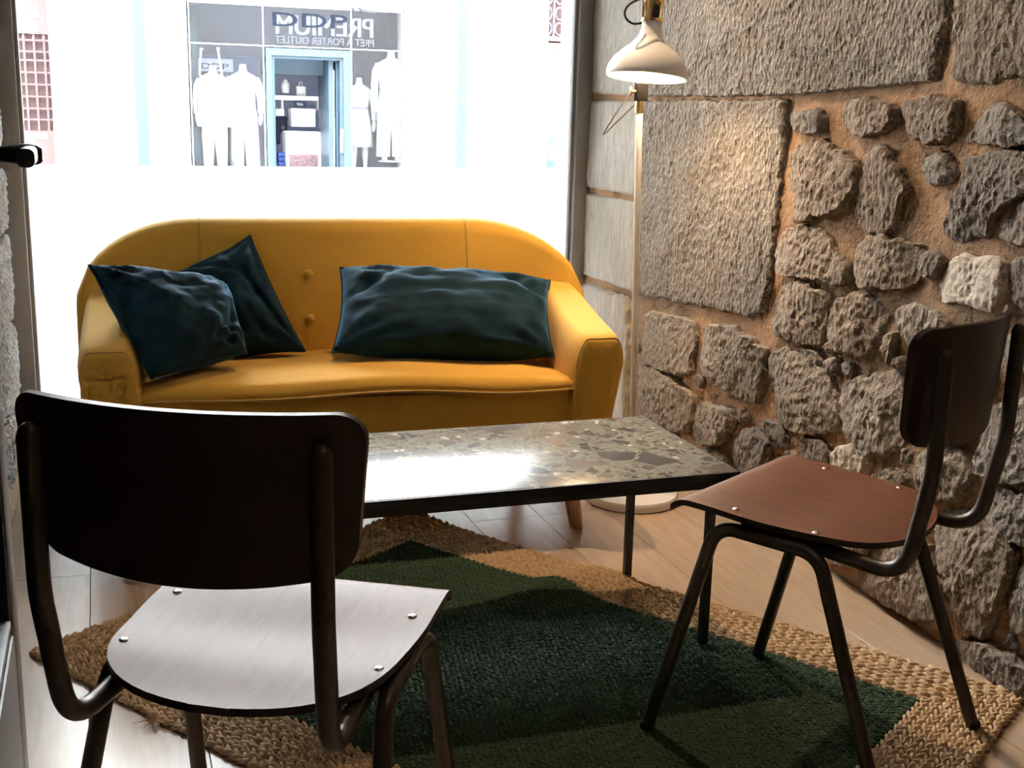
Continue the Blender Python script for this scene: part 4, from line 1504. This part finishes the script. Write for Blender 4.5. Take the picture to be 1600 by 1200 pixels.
# rough quoin stones by the gate
rq = random.Random(4)
zq = 0.2
while zq < 2.8:
    hq = rq.uniform(0.22, 0.36)
    wq = rq.uniform(0.10, 0.34)
    bb('quoin', GX1 + 0.01, GX1 + 0.02 + wq, zq, zq + hq - 0.03, -0.02, 0.05, M['quoin'], None, 0.012)
    zq += hq
# turquoise pilasters
x0, x1, _, _ = xz(211, 100, 231, 200)
bb('pilaster', x0, x1, -0.15, 3.4, -0.05, 0.05, M['turq'])
x0, x1, _, _ = xz(712, 100, 727, 200)
bb('pilaster', x0, x1, -0.15, 3.4, -0.06, 0.05, M['turq'])
# shop front frame: white bars, turquoise door frame
for x in (SX0, DX0 - 0.035, DX1 + 0.01, SX1 - 0.02):
    bb('mullion', x + 0.005, x + 0.016, 0.42, SZ1, 0.04, 0.09, M['white'])
bb('transom', SX0, SX1, 1.920, 1.932, 0.04, 0.09, M['white'])
bb('head_rail', SX0, SX1, SZ1 - 0.03, SZ1, 0.04, 0.09, M['white'])
for lo, hi, q0, q1 in ((DX0, DX0 + 0.07, -0.15, DZ1 - 0.085), (DX1 - 0.09, DX1, -0.15, DZ1 - 0.085), (DX0, DX1, DZ1 - 0.085, DZ1)):
    bb('door_frame', lo, hi, q0, q1, 0.0, 0.10, M['turq'])
for lo, hi, q0, q1 in ((DX0 + 0.07, DX0 + 0.105, -0.15, DZ1 - 0.12), (DX1 - 0.13, DX1 - 0.09, -0.15, DZ1 - 0.12), (DX0 + 0.07, DX1 - 0.09, DZ1 - 0.12, DZ1 - 0.085)):
    bb('door_frame_step', lo, hi, q0, q1, 0.03, 0.12, M['blue'])
# shop panes (window bays and transom lights)
for (a, b, q0, q1) in ((SX0, DX0 - 0.02, 0.42, 1.92), (DX1 + 0.02, SX1, 0.42, 1.92), (SX0, DX0 - 0.02, 1.94, SZ1), (DX0 - 0.02, DX1 + 0.02, 1.94, SZ1), (DX1 + 0.02, SX1, 1.94, SZ1)):
    bb('pane', a, b, q0, q1, 0.06, 0.066, M['shopglass'])
# recessed vestibule walls behind the door frame, open inner door with its pull bar
bb('vestibule_wall', DX0 + 0.80, DX0 + 0.86, -0.15, DZ1 - 0.1, 0.12, 0.9, M['blue'])
bb('vestibule_head', DX0 + 0.05, DX0 + 0.86, DZ1 - 0.30, DZ1 - 0.1, 0.5, 0.9, M['blue'])
bb('door_leaf', DX1 - 0.165, DX1 - 0.135, -0.1, DZ1 - 0.14, 0.14, 0.9, M['blue'])
bb('door_edge', DX1 - 0.235, DX1 - 0.185, -0.1, DZ1 - 0.24, 0.13, 0.16, M['white'])
bb('pull_bar', DX1 - 0.135, DX1 - 0.10, 0.63, 0.93, 0.0, 0.03, M['white'], None, 0.008)
# interior shell
bb('interior_wall', SX0 - 0.3, SX1 + 0.3, -0.15, 3.0, 2.2, 2.3, M['shopgrey'])
bb('interior_wall', SX0 - 0.4, SX0 - 0.3, -0.15, 3.0, 0.4, 3.3, M['shopgrey'])
bb('interior_wall', SX1 + 0.3, SX1 + 0.4, -0.15, 3.0, 0.4, 3.3, M['shopgrey'])
bb('interior_ceiling', SX0 - 0.4, SX1 + 0.4, 2.7, 3.0, 0.4, 3.3, M['shopgrey'])
bb('interior_floor', SX0 - 0.4, SX1 + 0.4, -0.16, -0.1, 0.0, 3.3, M['shopgrey'])
bb('back_partition', SX0, DX0 + 0.02, 0.4, 1.82, 0.95, 1.0, M['shopnavy'])
bb('back_partition', DX1 - 0.05, SX1, 0.4, 1.48, 0.95, 1.0, M['shopnavy'])
# pale mirrored letters model the reflection of a sign; dark shop letters among them
zt = 2.0
inst_text('lettering', 'PREMIUM', 0.34, M['letter'], bld, (DX0 + 1.38, 0.050, zt + 0.075 + 0.15), mirror=True, font_scale=(0.90, 1.0), bold=0.011)
inst_text('lettering', 'PRET A PORTER OUTLET', 0.135, M['letter'], bld, (DX0 + 1.38, 0.050, zt - 0.035 + 0.15), mirror=True, font_scale=(0.84, 0.95), bold=0.002)
inst_text('lettering', 'DDP', 0.30, M['dletter'], bld, (DX0 + 0.06, 0.046, zt + 0.17 + 0.15), shear=0.0, font_scale=(1.62, 0.80))
# tall stroke of the first reflected letter reaching above the line
tube('lettering', [(DX0 + 1.40, 0.05, zt + 0.39 + 0.15), (DX0 + 1.22, 0.05, zt + 0.40 + 0.15), (DX0 + 1.12, 0.05, zt + 0.47 + 0.15), (DX0 + 1.10, 0.05, zt + 0.60 + 0.15 - 0.2)], 0.022, M['letter'], bld, 8)
bb('shop_plate', 1.22, 1.72, 1.62, 1.78, 0.90, 0.92, M['shopgrey'])
inst_text('lettering', 'DDP', 0.13, M['dletter'], bld, (1.30, 0.895, 1.65 + 0.15), font_scale=(1.4, 0.8))
bb('wall_strip', SX0 + 0.02, SX0 + 0.14, 0.42, 2.4, 0.5, 0.52, M['blue'])

# maroon gate with a barred upper half
gate = empty('iron_gate', ((GL + GX1) / 2, YF + 0.22, -0.15))
tag(gate, 'maroon iron gate with barred upper panel across the street', 'gate')
gm = (GL + GX1) / 2
def gb(name, x0, x1, z0, z1, y0, y1, mat, bev=0.0):
    return box(name, (x0 - gm, y0, z0 + 0.15), (x1 - gm, y1, z1 + 0.15), mat, gate, bev)
gb('lower_panel', GL, GX1, -0.15, 0.83, 0, 0.05, M['maroon'])
gb('upper_panel', GL, GX1, 1.97, 2.75, 0, 0.05, M['maroon'])
gb('infill', GL, GX1, 0.83, 1.97, 0.06, 0.08, M['maroon_d'])
k = 0
xg = GX1 - 0.06
while xg > GL:
    gb('upright_bar', xg - 0.012, xg + 0.012, 0.83, 1.88, 0.0, 0.03, M['maroon'])
    lathe('spear', [(0.012, 0), (0.022, 0.03), (0.001, 0.10)], M['maroon'], gate, 8, Matrix.Translation((xg - gm, 0.015, 1.88 + 0.15)))
    xg -= 0.112
for zz in (0.83, 0.97, 1.10, 1.24, 1.38, 1.52, 1.66, 1.76, 1.89):
    gb('cross_bar', GL, GX1, zz - 0.010, zz + 0.010, 0.005, 0.025, M['maroon'])
gb('letter_plate', -0.70, -0.57, 0.74, 0.80, -0.01, 0.0, M['white'])
gb('notice', -0.66, -0.60, 2.14, 2.20, -0.01, 0.0, M['white'])
gb('notice', -0.66, -0.60, 1.99, 2.05, -0.01, 0.0, M['white'])

# wrought-iron balcony front over a pink cornice, further along the street
bal = empty('balcony_railing', (6.6, YF + 0.15, 2.2))
tag(bal, 'grey wrought iron balcony railing above a pink cornice across the street', 'railing')
box('back_panel', (-0.84, 0.15, -0.1), (2.4, 0.2, 1.2), M['maroon'], bal)
for xk in np.arange(-0.80, 2.3, 0.17):
    for zk in (0.10, 0.30, 0.50, 0.70):
        V_, F_ = sweep([(xk + 0.06 * math.cos(t), 0, zk + 0.08 * math.sin(t)) for t in np.linspace(0, 2 * PI, 13)], 0.014, 6)
        obj('scroll', V_, F_, M['ironwork'], bal)
    box('baluster', (xk + 0.075, -0.015, 0.0), (xk + 0.10, 0.015, 0.85), M['ironwork'], bal)
box('rail', (-0.84, -0.02, 0.82), (2.4, 0.02, 0.88), M['ironwork'], bal)
M['pink'] = plain('pink_cornice', (0.22, 0.11, 0.105), rough=0.8)
for q0, q1, yy in ((-0.06, 0.0, -0.10), (-0.15, -0.08, -0.06), (-0.26, -0.17, -0.04)):
    box('cornice', (-0.84, yy, q0), (2.4, 0.15, q1), M['pink'], bal)
# pale blue notice board and a downpipe at the far end of the view
x0, x1, z0, z1 = xz(853, 215, 866, 262)
nb = empty('notice_board', ((x0 + x1) / 2, YF - 0.03, z0))
tag(nb, 'small pale blue board on white wall far across the street', 'sign')
box('panel', (-(x1 - x0) / 2, -0.02, 0), ((x1 - x0) / 2, 0.02, z1 - z0), M['blue'], nb, 0.004)
box('panel_field', (-(x1 - x0) / 2 + 0.02, -0.024, 0.10), ((x1 - x0) / 2 - 0.02, -0.019, z1 - z0 - 0.11), M['white'], nb)
x0, x1, z0, z1 = xz(863, 78, 866, 212)
dp = tube('downpipe', [(0, 0, 0), (0, 0, z1 - z0)], (x1 - x0) / 2, M['pink'], None, 10)
dp.location = ((x0 + x1) / 2, YF - 0.03, z0)
tag(dp, 'thin pinkish downpipe on white wall far across the street', 'pipe')

# ------------------------------------------------------------------ mannequins in the shop windows
def mannequin(name, loc, h, label, kind, rz=0.0, sw=0.2, flare=0.0):
    """headless shop figure; h = neck top above its stand"""
    root = empty(name, loc, rz)
    k = h / 1.50
    def ring(z, rx, ry, x=0.0, y=0.0, n=20):
        return [(x + rx * math.cos(2 * PI * i / n), y + ry * math.sin(2 * PI * i / n), z) for i in range(n)]
    # torso: hips to neck
    prof = [(0.78, 0.16, 0.11), (0.86, 0.165, 0.115), (0.95, 0.14, 0.10), (1.03, 0.125, 0.092), (1.13, 0.145, 0.105), (1.23, 0.165, 0.11), (1.30, 0.18, 0.10), (1.345, 0.165, 0.085), (1.375, 0.10, 0.07), (1.40, 0.062, 0.058), (1.45, 0.052, 0.052), (1.49, 0.048, 0.05), (1.50, 0.03, 0.03)]
    loft('torso', [ring(z * k, rx * k, ry * k) for z, rx, ry in prof], M['mannequin'], root)
    for s in (-1, 1):
        loft('leg', [ring(z * k, r * k, r * k, s * x * k) for z, r, x in ((0.80, 0.085, 0.075), (0.62, 0.078, 0.085), (0.45, 0.056, 0.09), (0.30, 0.052, 0.092), (0.10, 0.035, 0.095), (0.03, 0.04, 0.095), (0.0, 0.045, 0.095))], M['mannequin'], root)
    # garments
    if kind == 'dress':
        pr = [(0.42, 0.215 + flare, 0.17), (0.55, 0.205 + flare * 0.7, 0.16), (0.75, 0.195, 0.14), (0.95, 0.155, 0.118), (1.03, 0.140, 0.105), (1.13, 0.158, 0.118), (1.25, 0.175, 0.12), (1.33, 0.185, 0.105), (1.372, 0.12, 0.085)]
        loft('dress', [ring(z * k, rx * k, ry * k) for z, rx, ry in pr], M['cloth_white'], root)
        tube('belt', [(0.143 * k * math.cos(t), 0.108 * k * math.sin(t), 1.03 * k) for t in np.linspace(0, 2 * PI, 25)], 0.010, M['shopgrey'], root, 6)
    elif kind == 'blouse':
        pr = [(0.66, 0.24, 0.17), (0.75, 0.235, 0.165), (0.95, 0.21, 0.15), (1.15, 0.195, 0.135), (1.28, 0.20, 0.125), (1.34, 0.18, 0.10), (1.385, 0.095, 0.08)]
        loft('blouse', [ring(z * k, rx * k, ry * k) for z, rx, ry in pr], M['cloth_white'], root)
        for s in (-1, 1):
            loft('trouser_leg', [ring(z * k, r * k, r * k, s * x * k) for z, r, x in ((0.80, 0.10, 0.075), (0.55, 0.092, 0.088), (0.2, 0.075, 0.095), (0.08, 0.072, 0.096))], M['cloth_white'], root)
    else:
        pr = [(0.80, 0.185, 0.13), (0.95, 0.165, 0.12), (1.12, 0.168, 0.125), (1.25, 0.19, 0.125), (1.33, 0.19, 0.105), (1.385, 0.09, 0.075)]
        loft('jacket', [ring(z * k, rx * k, ry * k) for z, rx, ry in pr], M['cloth_white'], root)
        for s in (-1, 1):
            loft('trouser_leg', [ring(z * k, r * k, r * k, s * x * k) for z, r, x in ((0.84, 0.11, 0.08), (0.55, 0.10, 0.098), (0.2, 0.098, 0.112), (0.05, 0.10, 0.115))], M['cloth_white'], root)
    # sleeves with arms
    for s in (-1, 1):
        V_, F_ = sweep([(s * 0.17 * k, 0, 1.31 * k), (s * 0.215 * k, 0, 1.22 * k), (s * 0.24 * k, -0.01 * k, 1.02 * k), (s * 0.235 * k, -0.04 * k, 0.84 * k)], [0.055 * k, 0.058 * k, 0.052 * k, 0.045 * k], 12)
        arm = obj('sleeve', V_, F_, M['cloth_white'], root)
        V_, F_ = sweep([(s * 0.235 * k, -0.04 * k, 0.85 * k), (s * 0.23 * k, -0.055 * k, 0.77 * k), (s * 0.222 * k, -0.06 * k, 0.70 * k), (s * 0.218 * k, -0.06 * k, 0.66 * k)], [0.026 * k, 0.034 * k, 0.028 * k, 0.012 * k], 10)
        obj('hand', V_, F_, M['mannequin'], root)
    lathe('stand', [(0.001, -0.02), (0.17, -0.02), (0.17, -0.008), (0.02, -0.002), (0.001, 0.0)], M['white'], root, 24)
    return tag(root, label, 'mannequin', 'mannequins in the shop windows')
def stand_at(px, py_neck, h, Y):
    p = fp(px, py_neck, Y)
    return (p[0], Y, p[2] - h)
mannequin('mannequin', stand_at(332, 102, 1.36, YF + 0.45), 1.36, 'headless white mannequin in loose blouse hung below two white straps', 'blouse')
mannequin('mannequin', stand_at(379, 100, 1.38, YF + 0.74), 1.38, 'headless white mannequin in trousers standing just outside the shop doorway frame', 'suit')
mannequin('mannequin', stand_at(561, 121, 1.27, YF + 0.74), 1.27, 'headless white mannequin in belted knee length dress', 'dress', flare=0.01)
mannequin('mannequin', stand_at(611, 79, 1.42, YF + 0.40), 1.42, 'tall headless white mannequin in jacket and wide trousers beside the dress', 'suit')
for (a, b, pl_) in ((SX0 + 0.02, DX0 - 0.03, 'low white display plinth under the blouse mannequin'), (DX1 + 0.03, SX1 - 0.02, 'low white display plinth under the dress mannequin')):
    zz = 0.36
    dpn = empty('display_plinth', ((a + b) / 2, YF + 0.62, -0.1))
    tag(dpn, pl_, 'plinth', 'display plinths')
    w = (b - a) / 2
    box('plinth_body', (-w, -0.31, 0), (w, 0.3, zz + 0.1 - 0.02), M['shopnavy'], dpn, 0.004)
    box('plinth_top', (-w, -0.315, zz + 0.1 - 0.02), (w, 0.305, zz + 0.1), M['shopnavy'], dpn, 0.004)
# garment on two straps in the shop window
hg = empty('strap_top', fp(330, 118, YF + 0.3))
tag(hg, 'white top hanging by two long straps in the shop window', 'garment')
o0 = Vector(fp(330, 118, YF + 0.3))
for (xa, ya, xb, yb) in ((314, 75, 312, 118), (340, 74, 347, 118)):
    pa, pb = Vector(fp(xa, ya, YF + 0.3)) - o0, Vector(fp(xb, yb, YF + 0.3)) - o0
    tube('strap', [pa + Vector((0.03, 0, -0.01)), pa, (pa + pb) / 2, pb], [0.012, 0.016, 0.014, 0.014], M['cloth_white'], hg, 8)
tw = 0.19
loft('bodice', [[(sx * (1 if i else 1), sy, z) for sx, sy in [(w_ * math.cos(2 * PI * q / 16), 0.06 * math.sin(2 * PI * q / 16)) for q in range(16)]] for i, (z, w_) in enumerate(((0.0, 0.14), (-0.12, 0.17), (-0.3, 0.17), (-0.45, 0.19)))], M['cloth_white'], hg)
# shelf inside the doorway with what stands on and under it
def inx(x0, y0, x1, y1, Y):
    return xz(x0, y0, x1, y1, Y)
YS = YF + 1.3
a0, a1, z0, z1 = inx(428, 150, 508, 157, YS)
sh = empty('wall_shelf', ((a0 + a1) / 2, YS, z0))
tag(sh, 'white shelf board inside the shop doorway', 'shelf')
w = (a1 - a0) / 2
box('board', (-w, -0.12, 0), (w, 0.16, z1 - z0), M['white'], sh, 0.003)
for sx in (-w * 0.7, w * 0.7):
    box('shelf_bracket', (sx - 0.01, -0.05, -0.12), (sx + 0.01, 0.15, 0.0), M['white'], sh)
def shop_item(name, px, Y, depth, mat, label, cat, bevel=0.01, group=None):
    b0_, b1_, q0, q1 = inx(*px, Y)
    r = empty(name, ((b0_ + b1_) / 2, Y, q0))
    w_ = (b1_ - b0_) / 2
    box('body', (-w_, -depth / 2, 0), (w_, depth / 2, q1 - q0), mat, r, bevel)
    tag(r, label, cat, group)
    return r, w_, q1 - q0
r, w_, hh = shop_item('gift_bag', (463, 135, 477, 150), YS, 0.07, M['white'], 'small white bag standing on the shop shelf', 'bag', 0.004)
tube('bag_handle', [(-w_ * 0.4, 0, hh), (-w_ * 0.2, 0, hh + 0.06), (w_ * 0.2, 0, hh + 0.06), (w_ * 0.4, 0, hh)], 0.006, M['white'], r, 6)
b0_, b1_, q0, q1 = inx(439, 124, 453, 146, YS)
bu = empty('bust_form', ((b0_ + b1_) / 2, YS, q0))
tag(bu, 'pale jewellery bust standing on the shop shelf', 'display bust')
hb = q1 - q0
lathe('bust', [(0.001, -0.001), (0.045, 0), (0.05, 0.02), (0.052, hb * 0.2), (0.06, hb * 0.55), (0.05, hb * 0.75), (0.03, hb * 0.88), (0.026, hb)], M['white'], bu, 20)
lathe('bust_foot', [(0.055, -0.004), (0.055, 0.006), (0.04, 0.008)], M['shopgrey'], bu, 20)
r, w_, hh = shop_item('white_box', (453, 170, 490, 198), YS - 0.1, 0.3, M['white'], 'large white box below the shelf in the shop doorway', 'box', 0.008)
box('lid', (-w_ - 0.005, -0.155, hh - 0.05), (w_ + 0.005, 0.155, hh + 0.004), M['white'], r, 0.006)
r, w_, hh = shop_item('sales_counter', (444, 205, 498, 262), YS - 0.35, 0.4, M['white'], 'white counter draped in pale cloth in the shop doorway', 'counter', 0.02)
box('print_cloth', (-w_ * 0.85, -0.21, 0.02), (w_ * 0.8, -0.2, hh * 0.38), M['pinkcloth'], r, 0.003)
for q in range(4):
    shop_item('folded_cloth', (499, 209 + q * 4.3, 508, 213 + q * 4.3), YS - 0.3, 0.3, M['red'], ('topmost', 'second from top', 'third from top', 'lowest')[q] + ' red folded garment of the pile in the shop doorway', 'folded clothes', 0.006, 'red folded garments in the shop')
for q in range(3):
    shop_item('folded_cloth', (433, 238 + q * 7, 444, 244 + q * 7), YS - 0.25, 0.3, M['bluecloth'], ('topmost', 'middle', 'lowest')[q] + ' blue folded garment of the pile in the shop doorway', 'folded clothes', 0.006, 'blue folded garments in the shop')
r, w_, hh = shop_item('hanging_jacket', (430, 182, 448, 208), YS + 0.1, 0.12, M['navycloth'], 'dark navy jacket with round pink badge in the shop doorway', 'jacket', 0.03)
lathe('badge', [(0.001, 0), (0.026, 0), (0.026, 0.006), (0.001, 0.008)], M['pinkcloth'], r, 20, Matrix.Translation((w_ * 0.2, -0.062, hh * 0.35)) @ Matrix.Rotation(PI / 2, 4, 'X'))
box('sleeve', (-w_, -0.08, -0.15), (-w_ * 0.3, 0.05, hh * 0.8), M['navycloth'], r, 0.02)
r, w_, hh = shop_item('oval_sign', (459, 158, 478, 168), YS - 0.05, 0.02, M['shopnavy'], 'small dark sign with white writing under the shop shelf', 'sign', 0.009)
tube('scribble', [(-w_ * 0.5 + w_ * t, -0.012, hh * 0.5 + 0.02 * math.sin(t * 19)) for t in np.linspace(0, 1, 26)], 0.005, M['white'], r, 5)
r, w_, hh = shop_item('white_bag', (430, 171, 443, 181), YS, 0.1, M['white'], 'little white carton at the edge of the shop doorway', 'carton', 0.006)
box('flap', (-w_, -0.05, hh - 0.004), (w_, 0.05, hh + 0.006), M['white'], r)
